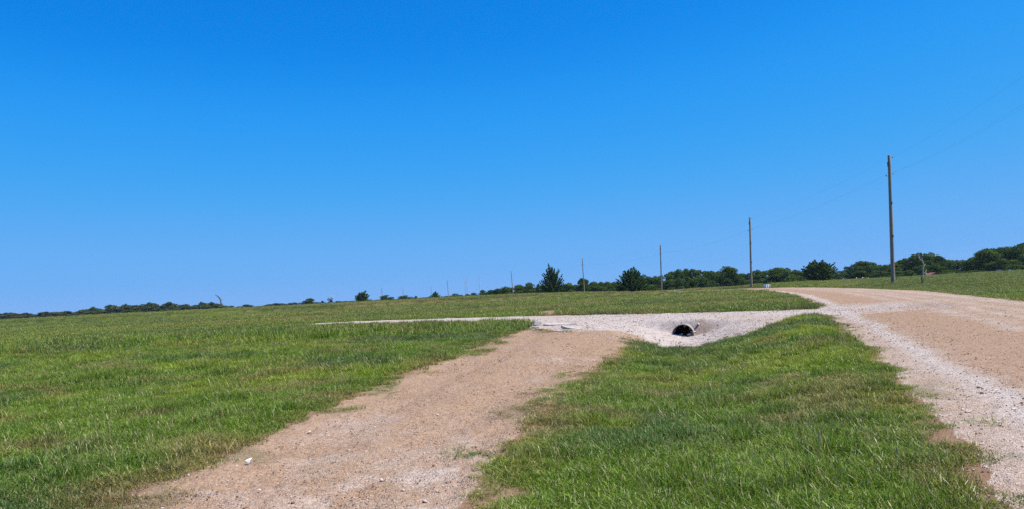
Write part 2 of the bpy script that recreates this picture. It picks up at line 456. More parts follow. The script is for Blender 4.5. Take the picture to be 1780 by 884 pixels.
# ------------------------------------------------------------------ the land: one polar sheet, cut into its surfaces
def build_land():
    th = np.concatenate([np.arange(-180, -60, 4), np.arange(-60, -40, 1.0), np.arange(-40, 41, 0.125), np.arange(41, 60, 1.0), np.arange(60, 180, 4)])
    th = np.radians(th)
    rr = [0.02]
    while rr[-1] < 1700:
        r = rr[-1]
        if r < 1.5: s = 0.25
        elif r < 24: s = r * 0.0085
        elif r < 52: s = 0.11
        else: s = r * 0.012
        rr.append(r + s)
    rr = np.array(rr)
    nt, nr = len(th), len(rr)
    X = (rr[:, None] * np.sin(th)[None]).ravel(); Y = (rr[:, None] * np.cos(th)[None]).ravel()
    Z = height(X, Y)
    tr, rd, dr = regions(X, Y)
    # the trafficked surfaces sit slightly lower or higher and have ruts
    rut = np.exp(-((tr + 0.95) / 0.35) ** 2) * 0.045 * (fbm(X * 0.4, Y * 0.4, 3, 2) + 0.4)
    Z = Z - rut * (tr < 0) - 0.03 * sst(-tr, 0, 0.4)
    near = 1 - sst(np.hypot(X, Y), 25, 60)
    Z = Z + (fbm(X * 7, Y * 7, 101, 3) - 0.5) * 0.028 * near
    Z = Z + ((fbm(X * 2.4, Y * 1.1, 107, 3) - 0.5) * 0.045 + (fbm(X * 11, Y * 11, 109, 2) - 0.5) * 0.02) * (tr < 0) * sst(-tr, 0, 0.3) * near
    Z = Z + (fbm(X * 3.1, Y * 3.1, 103, 4) - 0.5) * 0.11 * (dr < 0) * sst(drive_dist(X, Y), DRIVE_HW - 0.8, DRIVE_HW + 0.2)
    ii, jj = np.meshgrid(np.arange(nr - 1), np.arange(nt), indexing='ij')
    a = (ii * nt + jj).ravel(); b = (ii * nt + (jj + 1) % nt).ravel(); c = ((ii + 1) * nt + (jj + 1) % nt).ravel(); d = ((ii + 1) * nt + jj).ravel()
    F = np.stack([a, d, c, b], 1)
    fc = lambda q: q[F].mean(1)
    ftr, frd, fdr = fc(tr), fc(rd), fc(dr)
    cx, cy, cz = fc(X), fc(Y), fc(Z)
    # opening where the culvert pipe leaves the bank
    q = np.stack([cx, cy, cz], 1) - np.array(PIPE_C)
    along = q @ PIPE_A; rad = np.linalg.norm(q - along[:, None] * PIPE_A[None], axis=1)
    hole = (rad < PIPE_R - 0.055) & (along > -0.05 + 0.08 * (1 + q[:, 2] / PIPE_R)) & (along < 4) & ((cz > PIPE_C[2] + 0.04) | (along > 0.6))
    # classes: 1 drive, 2 road, 3 track, 0 meadow
    cls = np.where(fdr < 0, 1, np.where(frd < 0, 2, np.where(ftr < 0, 3, 0)))
    cls[(fdr < 0) & (frd < -0.9)] = 2
    e = np.minimum(np.minimum(tr, rd), dr)
    gcol = meadow(X, Y, tr, rd, dr)
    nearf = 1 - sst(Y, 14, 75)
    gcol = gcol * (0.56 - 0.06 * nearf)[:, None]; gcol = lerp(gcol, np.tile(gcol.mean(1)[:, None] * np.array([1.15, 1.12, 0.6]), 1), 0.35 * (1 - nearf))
    dirt = 0.95 * (1 - sst(np.minimum(tr, rd), 0.0, 0.75)) * (1 - sst(Y, 30, 60))
    patch = fbm(X * 1.3, Y * 1.3, 113, 4)
    dirt = np.maximum(dirt, sst(patch, 0.72, 0.80) * 0.6 * (1 - sst(Y, 15, 40)))
    sand = 1 - sst(np.hypot((X - SAND[0] - 0.04 * (Y - 52)) / 0.95, (Y - SAND[1]) / 6.5) + (patch - 0.5) * 1.0, 0.6, 1.1)
    dirt = np.maximum(dirt, sand)
    # whiteness of the stony surfaces
    dl, _ = dist_line(X, Y, ROAD_L)
    n = fbm(X * 0.5, Y * 0.5, 121, 4); n2 = fbm(X * 1.6, Y * 1.6, 123, 3)
    wl = dl + (n - 0.5) * 0.5
    white_r = 0.50 * np.exp(-((wl - 0.75) / 0.26) ** 2) + 0.30 * (1 - sst(wl, 0.5, 1.3)) + 0.26 * np.exp(-((wl - 3.6) / 0.3) ** 2) + 0.34 * np.exp(-((wl - 4.7 - (n - 0.5)) / 0.22) ** 2) + 0.22 * np.exp(-((wl - 5.6) / 0.4) ** 2) + 0.34 * np.exp(-((wl - 7.4) / 0.6) ** 2) + 0.14 + 0.16 * sst(n2, 0.45, 0.65) * (wl > 3) - 0.10 * np.exp(-((wl - 2.3) / 0.9) ** 2)
    dv, _ = dist_line(X, Y, DRIVE)
    junction = np.hypot((X - 14.0), (Y - 34)) + (n2 - 0.5) * 3
    white_r = np.maximum(white_r, (1 - sst(junction, 1.5, 7.0)) * 0.85)
    white_r = np.maximum(white_r, np.exp(-((Y - 0.12 * X - 33.5 + (n - 0.5) * 3) / 1.0) ** 2) * 0.5 * (X > 12))
    wall = 0.6 * np.exp(-((X - PIPE_C[0] - 0.9) / 1.3) ** 2) * np.exp(-((drive_dist(X, Y) - DRIVE_HW - 0.62) / 0.25) ** 2)
    white_d = 1.05 - 0.85 * wall * (0.4 + n2) - 0.35 * sst(n, 0.5, 0.7) - 0.45 * (1 - sst(Y - 0.0, 24, 27)) * 0
    white_t = -0.06 + 0.07 * np.exp(-((tr + 0.9) / 0.35) ** 2) - 0.10 * sst(-tr, 1.3, 1.8) + 0.05 + 0.38 * sst(n2, 0.5, 0.72) * (1 - sst(Y, 5, 12)) * (X < -0.6) + 0.25 * sst(n, 0.52, 0.7)
    # tan dust from the track runs onto the drive where they meet
    wd = white_d * (1 - 0.9 * (1 - sst(sdf_poly(X, Y, TRACK) + (n2 - 0.5) * 1.2, 0.0, 0.9)))
    weed = (1 - sst(np.minimum(-tr, -np.minimum(rd, 0)) , -5, 5)) * 0
    wt = sst(fbm(X * 1.1, Y * 1.1, 131, 4), 0.55, 0.7) * (1 - sst(-tr, 0.0, 0.9)) * 0.55
    wr_ = sst(fbm(X * 1.1, Y * 1.1, 133, 4), 0.52, 0.7) * (1 - sst(-rd, 0.0, 0.6)) * 0.5
    names = {0: ('ground', MAT['ground']), 1: ('gravel_drive', MAT['track']), 2: ('gravel_road', MAT['track']), 3: ('dirt_track', MAT['track'])}
    for k, (nm, mt) in names.items():
        sel = (cls == k) & ~hole
        ids, inv = np.unique(F[sel], return_inverse=True)
        me = np_mesh(nm, np.stack([X, Y, Z], 1)[ids], inv.reshape(-1, 4), mt)
        if k == 0:
            attr(me, 'gcol', 'FLOAT_COLOR', gcol[ids]); attr(me, 'dirt', 'FLOAT', dirt[ids])
        else:
            attr(me, 'white', 'FLOAT', {1: wd, 2: white_r, 3: white_t}[k][ids])
            attr(me, 'weed', 'FLOAT_COLOR', gcol[ids] * 0.9 + 0.03)
            attr(me, 'weedf', 'FLOAT', {1: wt * 0, 2: wr_, 3: wt}[k][ids])
        link(nm, me, kind='structure')

build_land()

# ------------------------------------------------------------------ grass and stones (stuff)
SRC = bpy.data.collections.new('blade_tufts')           # sources for the grass and stone scatter, not linked to the scene
def tuft(i, n, rad, hmin, hmax, wid, lean=0.55):
    rg = np.random.default_rng(200 + i)
    V = []; F = []; sh = []; st = []; hu = []
    for k in range(n):
        a = rg.uniform(0, 2 * PI); r = rad * math.sqrt(rg.uniform())
        x, y = r * math.cos(a), r * math.sin(a)
        h = hmin + (hmax - hmin) * rg.beta(1.6, 2.2) * (1.0 if rg.uniform() > 0.06 else 1.5)
        w = wid * rg.uniform(0.7, 1.3)
        yaw = rg.uniform(0, 2 * PI); ln = h * lean * rg.uniform(0.2, 1.5)
        dx, dy = math.cos(yaw), math.sin(yaw)
        fy = yaw + PI / 2 + rg.uniform(-0.9, 0.9); sx, sy = math.cos(fy) * w, math.sin(fy) * w
        b = len(V)
        for t, ww in ((0, 1.0), (0.45, 0.9), (0.8, 0.6)):
            px, py, pz = x + dx * ln * t * t, y + dy * ln * t * t, h * (t - 0.12 * t * t * lean)
            V += [(px - sx * ww / 2, py - sy * ww / 2, pz), (px + sx * ww / 2, py + sy * ww / 2, pz)]
        V.append((x + dx * ln, y + dy * ln, h * (1 - 0.25 * lean * rg.uniform(0.5, 1.6)))); 
        F += [(b, b + 1, b + 3, b + 2), (b + 2, b + 3, b + 5, b + 4), (b + 4, b + 5, b + 6, b + 6)]
        s = rg.uniform(0.5, 1.6); d = 0.9 if rg.uniform() < 0.08 else (0.3 if rg.uniform() < 0.12 else 0.0); hh = rg.uniform() ** 2
        sh += [s] * 7; st += [d] * 7; hu += [hh] * 7
    quads = [f for f in F if f[2] != f[3]]; tris = [f[:3] for f in F if f[2] == f[3]]
    me = bpy.data.meshes.new('grass_tuft'); me.from_pydata(V, [], quads + tris); me.update()
    me.materials.append(MAT['grass'])
    attr(me, 'shade', 'FLOAT', sh); attr(me, 'straw', 'FLOAT', st); attr(me, 'hue', 'FLOAT', hu)
    return me
def seed_stalks(i):
    rg = np.random.default_rng(260 + i); V = []; F = []
    for k in range(9):
        a = rg.uniform(0, 2 * PI); q = 0.16 * math.sqrt(rg.uniform()); x, y = q * math.cos(a), q * math.sin(a)
        h = rg.uniform(0.14, 0.30); yaw = rg.uniform(0, 2 * PI); ln = h * rg.uniform(0.1, 0.55); w = 0.0035
        sx, sy = -math.sin(yaw) * w / 2, math.cos(yaw) * w / 2; dx, dy = math.cos(yaw) * ln, math.sin(yaw) * ln
        b = len(V)
        for t, ww in ((0, 1), (0.6, 0.8), (0.82, 0.8), (0.9, 2.6), (1.0, 0.4)):
            px, py, pz = x + dx * t * t, y + dy * t * t, h * (t - 0.08 * t * t)
            V += [(px - sx * ww, py - sy * ww, pz), (px + sx * ww, py + sy * ww, pz)]
        F += [(b + 2 * j, b + 2 * j + 1, b + 2 * j + 3, b + 2 * j + 2) for j in range(4)]
    me = bpy.data.meshes.new('seed_stalks'); me.from_pydata(V, [], F); me.update(); me.materials.append(MAT['grass'])
    n = len(V); attr(me, 'shade', 'FLOAT', np.full(n, 1.5)); attr(me, 'straw', 'FLOAT', np.full(n, 0.75)); attr(me, 'hue', 'FLOAT', np.full(n, 0.5))
    return me
def pebble(i):
    rg = np.random.default_rng(300 + i)
    import bmesh
    bm = bmesh.new(); bmesh.ops.create_icosphere(bm, subdivisions=2, radius=1.0)
    s = rg.uniform(0.6, 1.2, 3); s[2] *= 0.6
    ph = rg.uniform(0, 6, 3)
    for v in bm.verts:
        k = 1 + 0.22 * math.sin(3 * v.co.x + ph[0]) * math.cos(2.6 * v.co.y + ph[1]) + 0.12 * math.sin(5 * v.co.z + ph[2])
        v.co = Vector((v.co.x * s[0] * k, v.co.y * s[1] * k, v.co.z * s[2] * k + 0.25))
    me = bpy.data.meshes.new('pebble'); bm.to_mesh(me); bm.free()
    return me

def scatter(name, sources, P, rot, sc, var, tint, kind_label, cat):
    """ONE stuff object whose points carry real instanced geometry"""
    col = bpy.data.collections.new(name + '_sources')
    for i, me in enumerate(sources):
        o = bpy.data.objects.new('%s_source.%03d' % (name, i), me); col.objects.link(o)
    me = bpy.data.meshes.new(name)
    me.vertices.add(len(P)); me.vertices.foreach_set('co', np.asarray(P, np.float32).ravel())
    attr(me, 'rot', 'FLOAT_VECTOR', rot); attr(me, 'sc', 'FLOAT_VECTOR', sc)
    a = me.attributes.new('variant', 'INT', 'POINT'); a.data.foreach_set('value', np.asarray(var, np.int32))
    attr(me, 'tint', 'FLOAT_COLOR', tint)
    o = link(name, me, None, kind_label, cat, None, 'stuff')
    ng = bpy.data.node_groups.new(name + '_scatter', 'GeometryNodeTree')
    ng.interface.new_socket('Geometry', in_out='INPUT', socket_type='NodeSocketGeometry')
    ng.interface.new_socket('Geometry', in_out='OUTPUT', socket_type='NodeSocketGeometry')
    N = ng.nodes; gi = N.new('NodeGroupInput'); go = N.new('NodeGroupOutput')
    ci = N.new('GeometryNodeCollectionInfo'); ci.inputs['Collection'].default_value = col
    ci.inputs['Separate Children'].default_value = True; ci.inputs['Reset Children'].default_value = True
    ip = N.new('GeometryNodeInstanceOnPoints'); ip.inputs['Pick Instance'].default_value = True
    def na(nm, dt):
        q = N.new('GeometryNodeInputNamedAttribute'); q.data_type = dt; q.inputs['Name'].default_value = nm; return q.outputs[0]
    e2r = N.new('FunctionNodeEulerToRotation')
    L = ng.links
    L.new(gi.outputs[0], ip.inputs['Points']); L.new(ci.outputs[0], ip.inputs['Instance'])
    L.new(na('variant', 'INT'), ip.inputs['Instance Index'])
    L.new(na('rot', 'FLOAT_VECTOR'), e2r.inputs[0]); L.new(e2r.outputs[0], ip.inputs['Rotation'])
    L.new(na('sc', 'FLOAT_VECTOR'), ip.inputs['Scale']); L.new(ip.outputs[0], go.inputs[0])
    md = o.modifiers.new('scatter', 'NODES'); md.node_group = ng
    return o

def sample(n, y0, y1, side=0.80, power=1.0):
    """points over the visible wedge; power 2 = even per square metre, 0 = even per log distance"""
    u = RNG.uniform(size=n)
    if power == 2: y = np.sqrt(y0 * y0 + u * (y1 * y1 - y0 * y0))
    elif power == 1: y = y0 + u * (y1 - y0)
    else: y = y0 * (y1 / y0) ** u
    x = y * RNG.uniform(-side, side, n) + RNG.normal(0, 0.4, n)
    return x, y

def build_grass():
    tufts = [tuft(i, 170, 0.16, 0.03, 0.078, 0.0046, 0.85) for i in range(5)] + [tuft(5 + i, 120, 0.18, 0.05, 0.125, 0.0052, 0.8) for i in range(3)] \
          + [tuft(8 + i, 90, 0.45, 0.12, 0.30, 0.016, 0.5) for i in range(4)] + [seed_stalks(i) for i in range(2)]
    XS = []; YS = []; SC = []; VA = []
    bands = [(26000, 3.6, 15, 2, 1.0, (0, 8)), (26000, 15, 32, 2, 1.35, (0, 8)), (26000, 30, 75, 1, 1.0, (8, 12)), (17000, 75, 190, 1, 1.35, (8, 12)), (9000, 180, 345, 1, 2.0, (8, 12))]
    for n, y0, y1, pw, s, (v0, v1) in bands:
        x, y = sample(n, y0, y1, 0.80, pw)
        XS.append(x); YS.append(y)
        sc = s * RNG.uniform(0.75, 1.3, n); v = RNG.integers(v0, v1, n)
        SC.append(sc); VA.append(v)
    x = np.concatenate(XS); y = np.concatenate(YS); sc = np.concatenate(SC); va = np.concatenate(VA)
    sw = (RNG.uniform(size=len(x)) < 0.05 * sst(fbm(x * 0.7, y * 0.7, 151, 3), 0.4, 0.6)) & (y < 60); va = np.where(sw, 12 + (va % 2), va); sc = np.where(sw, np.minimum(sc, 1.0), sc)
    tr, rd, dr = regions(x, y)
    e = np.minimum(np.minimum(tr, rd), dr)
    rnd = RNG.uniform(size=len(x))
    dens = fbm(x * 1.3, y * 1.3, 113, 4)
    keep = e > 0.05 + 0.10 * (y > 30)
    keep &= ~((dens > 0.73) & (rnd < 0.6) & (y < 30))
    keep &= ~((e < 0.55) & (rnd > 0.25 + e * 1.2) & (dr > 0.5))
    # weeds creeping onto the stones
    creep = (e <= 0.02) & (e > -0.55) & (np.minimum(tr, rd) < dr) & (fbm(x * 1.1, y * 1.1, 131, 4) > 0.52) & (rnd < np.where(rd < 0.1, 0.05, 0.14) * np.exp(e * 4)) & (y < 40)
    keep |= creep
    sand = np.hypot((x - SAND[0] - 0.04 * (y - 52)) / 0.95, (y - SAND[1]) / 6.5)
    keep &= sand > 0.95
    mown = (x > 0.34 * y + 9) & (y > 22)
    x, y, sc, va, e, tr, rd, dr, mown = [q[keep] for q in (x, y, sc, va, e, tr, rd, dr, mown)]
    z = height(x, y) - 0.01
    tint = meadow(x, y, tr, rd, dr) * RNG.uniform(0.8, 1.22, (len(x), 1))
    hscale = 0.55 + 0.65 * fbm(x * 0.6, y * 0.6, 141, 3) + 0.9 * sst(fbm(x * 2.6, y * 2.6, 147, 3), 0.62, 0.74) * (y < 40)
    hscale = np.where(e < 0.4, hscale * (0.5 + 0.5 * np.clip(e, 0, .4) / .4), hscale); hscale = np.where(mown, hscale * 0.42, hscale)
    hscale = np.where((y > 34) & (rd > 0) & ~mown, hscale * 0.85, hscale)
    rot = np.stack([RNG.normal(0, 0.12, len(x)), RNG.normal(0, 0.12, len(x)), RNG.uniform(0, 2 * PI, len(x))], 1)
    S3 = np.stack([sc, sc, sc * hscale], 1)
    scatter('grass', tufts, np.stack([x, y, z], 1), rot, S3, va, tint, 'short green meadow grass with dry straw patches', 'grass')

def build_stones():
    pm = NT('loose_stone_mix')
    tint = pm.attr('tint', True).outputs['Color']
    pm.bsdf(pm.mix(1.0, tint, pm.ramp(pm.noise(60, 4), [(0.3, 0.8), (0.7, 1.15)]), 'MULTIPLY'), 0.95, None, 0.0)
    src = [pebble(i) for i in range(7)]
    for m in src: m.materials.append(pm.m)
    n = 115000
    x, y = sample(n, 3.8, 40, 0.78, 1)
    tr, rd, dr = regions(x, y)
    dl, _ = dist_line(x, y, ROAD_L)
    p = np.where(tr < 0.15, 0.75, 0) ; p = np.where(rd < 0.25, 0.35 + 0.65 * np.exp(-((dl - 0.9) / 0.9) ** 2), p); p = np.where(dr < 0, 0.9, p)
    keep = RNG.uniform(size=n) < p
    x, y, tr, rd, dr, dl = [q[keep] for q in (x, y, tr, rd, dr, dl)]
    n = len(x)
    s = 0.0045 + 0.0075 * RNG.uniform(size=n) ** 3
    s = np.where(RNG.uniform(size=n) < 0.025, s * 2.0, s) * (1 + 0.35 * (y > 15))
    s = np.where((rd < 0.2) & (dl < 1.4), s * 1.15, s); s = np.where(dr < 0, s * RNG.uniform(0.9, 2.1, n), s)
    c1 = np.array([0.28, 0.185, 0.13]); c2 = np.array([0.46, 0.39, 0.345]); c3 = np.array([0.20, 0.145, 0.11])
    u = RNG.uniform(size=n); wh = (rd < 0.2) & (dl < 1.3) | (dr < 0)
    tint = np.where((u < np.where(wh, 0.6, 0.28))[:, None], c2, np.where((u > 0.955)[:, None], c3, c1)) * RNG.uniform(0.8, 1.2, (n, 1))
    z = height(x, y) - np.where(tr < -0.2, 0.03, 0.0)
    rot = RNG.uniform(0, 2 * PI, (n, 3)) * np.array([0.08, 0.08, 1])
    scatter('loose_gravel', src, np.stack([x, y, z], 1), rot, np.stack([s, s, s], 1), RNG.integers(0, 7, n), tint, 'loose tan and pale stones lying on the track and road', 'gravel')

build_grass()
build_stones()

# ------------------------------------------------------------------ trees
def leaf_cloud(pts, nrm, size, rg, lob, tall=1.0):
    """one small quad per leaf clump; pts in unit tree space"""
    n = len(pts)
    a = rg.normal(size=(n, 3)) * 0.75 + nrm * 0.9
    a /= np.linalg.norm(a, axis=1)[:, None] + 1e-9
    b = np.cross(a, rg.normal(size=(n, 3))); b /= np.linalg.norm(b, axis=1)[:, None] + 1e-9
    c = np.cross(a, b)
    s = (size * rg.uniform(0.6, 1.35, n))[:, None]
    k = rg.uniform(0.55, 1.0, (n, 1))
    V = np.stack([pts - b * s - c * s * k * 0.3, pts - c * s * k * rg.uniform(.6, 1.1, (n, 1)), pts + b * s + c * s * k * 0.2, pts + c * s * k * rg.uniform(.6, 1.1, (n, 1))], 1).reshape(-1, 3)
    F = np.arange(n * 4).reshape(-1, 4)
    sh = np.repeat(rg.uniform(size=n), 4); lo = np.repeat(lob, 4)
    return V, F, sh, lo

def crown_mesh(name, seed, mat, n_lobes=13, leaves=170, size=0.045, skirt=True, top=0.0, narrow=1.0):
    rg = np.random.default_rng(seed)
    P = []; N = []; L = []
    for i in range(n_lobes):
        t = i / n_lobes
        zc = rg.uniform(0.16, 0.82)
        spread = 0.34 * math.sqrt(max(0.05, 1 - ((zc - 0.38) / 0.56) ** 2)) * narrow
        a = i * 2.399 + rg.uniform(-0.4, 0.4); rr = spread * math.sqrt(rg.uniform(0.15, 1))
        c = np.array([math.cos(a) * rr, math.sin(a) * rr, zc])
        r = rg.uniform(0.13, 0.21)
        if i == 0: c = np.array([top, 0, 0.80]); r = 0.17
        if i < 4 and i > 0 and skirt: c[2] = rg.uniform(0.12, 0.24); r = 0.2
        d = rg.normal(size=(leaves, 3)); d /= np.linalg.norm(d, axis=1)[:, None]
        d[:, 2] = np.where(rg.uniform(size=leaves) < 0.6, np.abs(d[:, 2]), d[:, 2])
        rad = r * rg.uniform(0.55, 1.08, leaves) ** 0.6 * (1 + 0.35 * (fbm(d[:, 0] * 2.2 + i, d[:, 1] * 2.2 + d[:, 2] * 3, seed + i, 2) - 0.5))
        p = c + d * rad[:, None] * np.array([1.1, 1.1, 0.92])
        P.append(p); N.append(d); L.append(np.full(leaves, np.clip(rg.normal(0.45, 0.3), 0, 1)))
    P = np.concatenate(P); N = np.concatenate(N); L = np.concatenate(L)
    m = P[:, 2] > 0.01
    P, N, L = P[m], N[m], L[m]
    mx = P[:, 2].max(); P[:, 2] = P[:, 2] / mx * 0.985
    w = np.percentile(np.abs(P[:, 0]), 99.5); P[:, :2] *= 0.5 / w
    V, F, sh, lo = leaf_cloud(P, N, size, rg, L)
    me = np_mesh(name, V, F, mat, False); attr(me, 'shade', 'FLOAT', sh); attr(me, 'lobe', 'FLOAT', lo)
    return me

def spiky_mesh(name, seed, mat, tips, base_z=0.08, size=0.022, per=120, thick=0.075, rand=0, spread=0.5, dome=False):
    """foliage carried on upswept branches that end in points (cedar-like); tips in unit space (x, z)"""
    rg = np.random.default_rng(seed)
    P = []; N = []; L = []
    T = [(tx, rg.uniform(-0.22, 0.22), tz) for tx, tz in tips]
    for k in range(rand):
        a = k * 2.399; t = (k + 0.5) / rand
        z = 0.12 + 0.78 * t; rr = spread * ((1 - 0.80 * t ** 1.3) if not dome else math.sqrt(1 - 0.9 * t * t)) * rg.uniform(0.72, 1.05)
        T.append((math.cos(a) * rr, math.sin(a) * rr, z))
    for tx, ty, tz in T:
        h = math.hypot(tx, ty)
        bz = max(base_z, tz - 0.28 - 0.9 * h * 0.45)
        A = np.array([tx * 0.08, ty * 0.08, bz]); B = np.array([tx, ty, tz])
        ln = np.linalg.norm(B - A); n = int(per * (0.6 + ln))
        t = rg.uniform(size=n) ** 0.75
        mid = A + (B - A) * t[:, None] + np.array([0, 0, -0.05]) * (np.sin(t * PI) * h)[:, None]
        d = rg.normal(size=(n, 3)); d /= np.linalg.norm(d, axis=1)[:, None]
        wd = thick * (1 - t) ** 0.7 + 0.012
        P.append(mid + d * (wd * rg.uniform(0.2, 1.0, n))[:, None]); N.append(d); L.append(np.full(n, np.clip(rg.normal(0.45, 0.3), 0, 1)))
    P = np.concatenate(P); N = np.concatenate(N); L = np.concatenate(L)
    m = P[:, 2] > 0.0; P, N, L = P[m], N[m], L[m]
    V, F, sh, lo = leaf_cloud(P, N, size, rg, L)
    me = np_mesh(name, V, F, mat, False); attr(me, 'shade', 'FLOAT', sh); attr(me, 'lobe', 'FLOAT', lo)
    return me

def trunk_mesh(name, seed, limbs=5, mat=None, top=0.7):
    rg = np.random.default_rng(seed); mb = MB()
    mb.tube([(0, 0, -0.06), (0.005, 0, 0.12), (0.012, -0.006, 0.4), (0.0, 0.0, top)], [0.034, 0.026, 0.018, 0.006], 7)
    for i in range(limbs):
        a = i * 2.4; z = 0.14 + 0.4 * i / limbs
        mb.tube([(0.004, 0, z), (math.cos(a) * 0.14, math.sin(a) * 0.14, z + 0.13), (math.cos(a) * 0.27, math.sin(a) * 0.27, z + 0.22)], [0.013, 0.008, 0.003], 5)
    return mb.mesh(name, mat or MAT['bark'], True)

TRUNKS = [trunk_mesh('trunk', 40 + i) for i in range(3)]
BROAD = [crown_mesh('crown', 400 + i, MAT['leaf'], 15, 210, 0.036) for i in range(6)]
TALL = [crown_mesh('crown', 420 + i, MAT['leaf'], 17, 200, 0.034, False) for i in range(3)]
FARC = [crown_mesh('crown', 440 + i, MAT['leaf_far'], 11, 130, 0.075) for i in range(6)]
LIGHT = [crown_mesh('crown', 460 + i, MAT['leaf_light'], 12, 150, 0.04) for i in range(3)]

def place(px, top, wpx, depth):
    """base point, height and width for a plant standing at photo column px"""
    base = horizon(px) + np.interp(px, VB_PX, VB_V)
    p = at(px, base, depth)
    z = float(height(p.x, p.y))
    h = at(px, top, depth).z - z
    return Vector((p.x, p.y, z)), max(h, 0.6), wpx / FPX * depth

def tree(px, top, wpx, depth, crown, label, cat='tree', group=None, name='broadleaf_tree', trunk=None, rz=None):
    """thing > trunk, crown"""
    loc, h, w = place(px, top, wpx, depth)
    root = thing(name, loc, label, cat, group, random.uniform(-0.6, 0.6) if rz is None else rz)
    c = link('crown', crown, root); c.scale = (w, w, h)
    t = link('trunk', trunk or random.choice(TRUNKS), root); t.scale = (max(w, h) * .8, max(w, h) * .8, h)
    return root

# far wood: every tree one mesh (a few pixels each), trunk and crown together
def far_mesh(i):
    c = FARC[i]; t = TRUNKS[i % 3]
    import bmesh
    bm = bmesh.new(); bm.from_mesh(c); bm.from_mesh(t)
    me = bpy.data.meshes.new('far_tree'); bm.to_mesh(me); bm.free()
    me.materials.append(MAT['leaf_far'])
    return me
FARM = [far_mesh(i) for i in range(6)]
def far_tree(px, top, wpx, depth, label, group, cat='tree', name='broadleaf_tree'):
    loc, h, w = place(px, top, wpx, depth)
    o = link(name, FARM[random.randrange(6)], None, label, cat, group)
    o.location = loc; o.scale = (w, w, h); o.rotation_euler = (0, 0, random.uniform(0, 6.28))
    return o

def env(px, pts):
    return float(np.interp(px, [p[0] for p in pts], [p[1] for p in pts]))

# silhouettes read off the photo: (column, top row)
LEFT = [(-40, 545), (0, 543), (12, 541.5), (22, 541.5), (33, 544), (47, 541.5), (60, 544.5), (80, 540), (100, 541), (118, 538), (130, 541), (145, 535), (155, 535.5),
        (163, 531.5), (172, 535), (183, 535.5), (190, 528.5), (205, 529), (210, 533), (217, 527.5), (227, 530), (233, 528.5), (245, 528), (260, 525), (268, 527), (276, 529.5), (285, 526), (293, 524.5), (303, 527), (308, 529.5),
        (318, 527.5), (323, 527), (331, 530.5), (340, 528), (347, 525), (350, 523.5), (357, 525), (362, 526), (369, 524), (380, 526), (390, 530), (396, 531)]
far_pts = [p for p in range(-36, 396, 9)]
for k, px in enumerate(far_pts):
    p = px + random.uniform(-2, 2)
    zone = 0 if p < 140 else (1 if p < 186 else 2)
    lab = ['low grey-green tree of the distant wood at the far left of the field', 'grey-green tree of the far wood around the bright bush', 'tree of the tallest stretch of far wood left of the leaning dead snag'][zone]
    grp = ['far wood at the left edge', 'far wood by the bright bush', 'far wood left of the snag'][zone]
    far_tree(p, env(p, LEFT) + 0.3 + random.uniform(0, 1.2), random.uniform(20, 28), 560 + random.uniform(0, 50), lab, grp)
    q = px + 4.5
    far_tree(q, env(q, LEFT) + random.uniform(2.5, 6.0), random.uniform(16, 24), 535 + random.uniform(0, 18), ['low front tree under the distant wood at the far left', 'low front tree under the far wood around the bright bush', 'low front tree under the wood left of the leaning dead snag'][zone], grp + ', front row')
for px, top, w in [(218, 527.3, 10), (350, 523.3, 11), (369, 523.6, 8), (293, 524.2, 22), (260, 524.6, 22)]:
    far_tree(px, top, w, 552, 'tree of the tallest stretch of far wood left of the leaning dead snag', 'far wood left of the snag')
tree(163, 531.5, 12, 545, LIGHT[0], 'lighter yellow-green bush standing out of the far left wood')

# very far thin line of trees behind the middle of the field
MID = [(396, 531), (409, 528), (414, 530), (431, 528), (445, 530), (455, 529), (466, 527.5), (476, 526), (492, 525.5), (508, 525), (517, 523.5), (524, 525), (545, 524), (560, 524), (570, 524), (590, 522), (605, 521.5), (618, 521), (640, 521), (655, 518.5), (690, 517), (705, 516.5), (728, 516), (745, 515), (775, 513.5), (800, 511.5), (815, 511)]
for px in range(392, 822, 11):
    p = px + random.uniform(-2.5, 2.5)
    far_tree(p, env(p, MID) + random.uniform(-0.3, 1.4), random.uniform(14, 22), 950 + random.uniform(0, 90), 'small tree in the thin bluish tree line on the horizon behind the field', 'thin horizon tree line')
for px, top, w, lab in [(428, 528, 22, 'low dark thicket right of the leaning snag on the horizon'), (478, 526, 20, 'low scrubby tree left of the domed bush on the horizon'),
                        (505, 525.5, 18, 'flat scrub clump touching the domed bush on the horizon')]:
    far_tree(px, top, w, 700, lab, None)
far_tree(537, 517.5, 20, 420, 'domed grey-green bush alone at the field edge', None, 'bush', 'bush')
far_tree(560, 521.5, 7, 430, 'tiny dark round bush between the domed bush and the sparse tree', None, 'bush', 'bush')
far_tree(577, 522, 12, 430, 'low dark bush at the foot of the sparse grey tree', None, 'bush', 'bush')
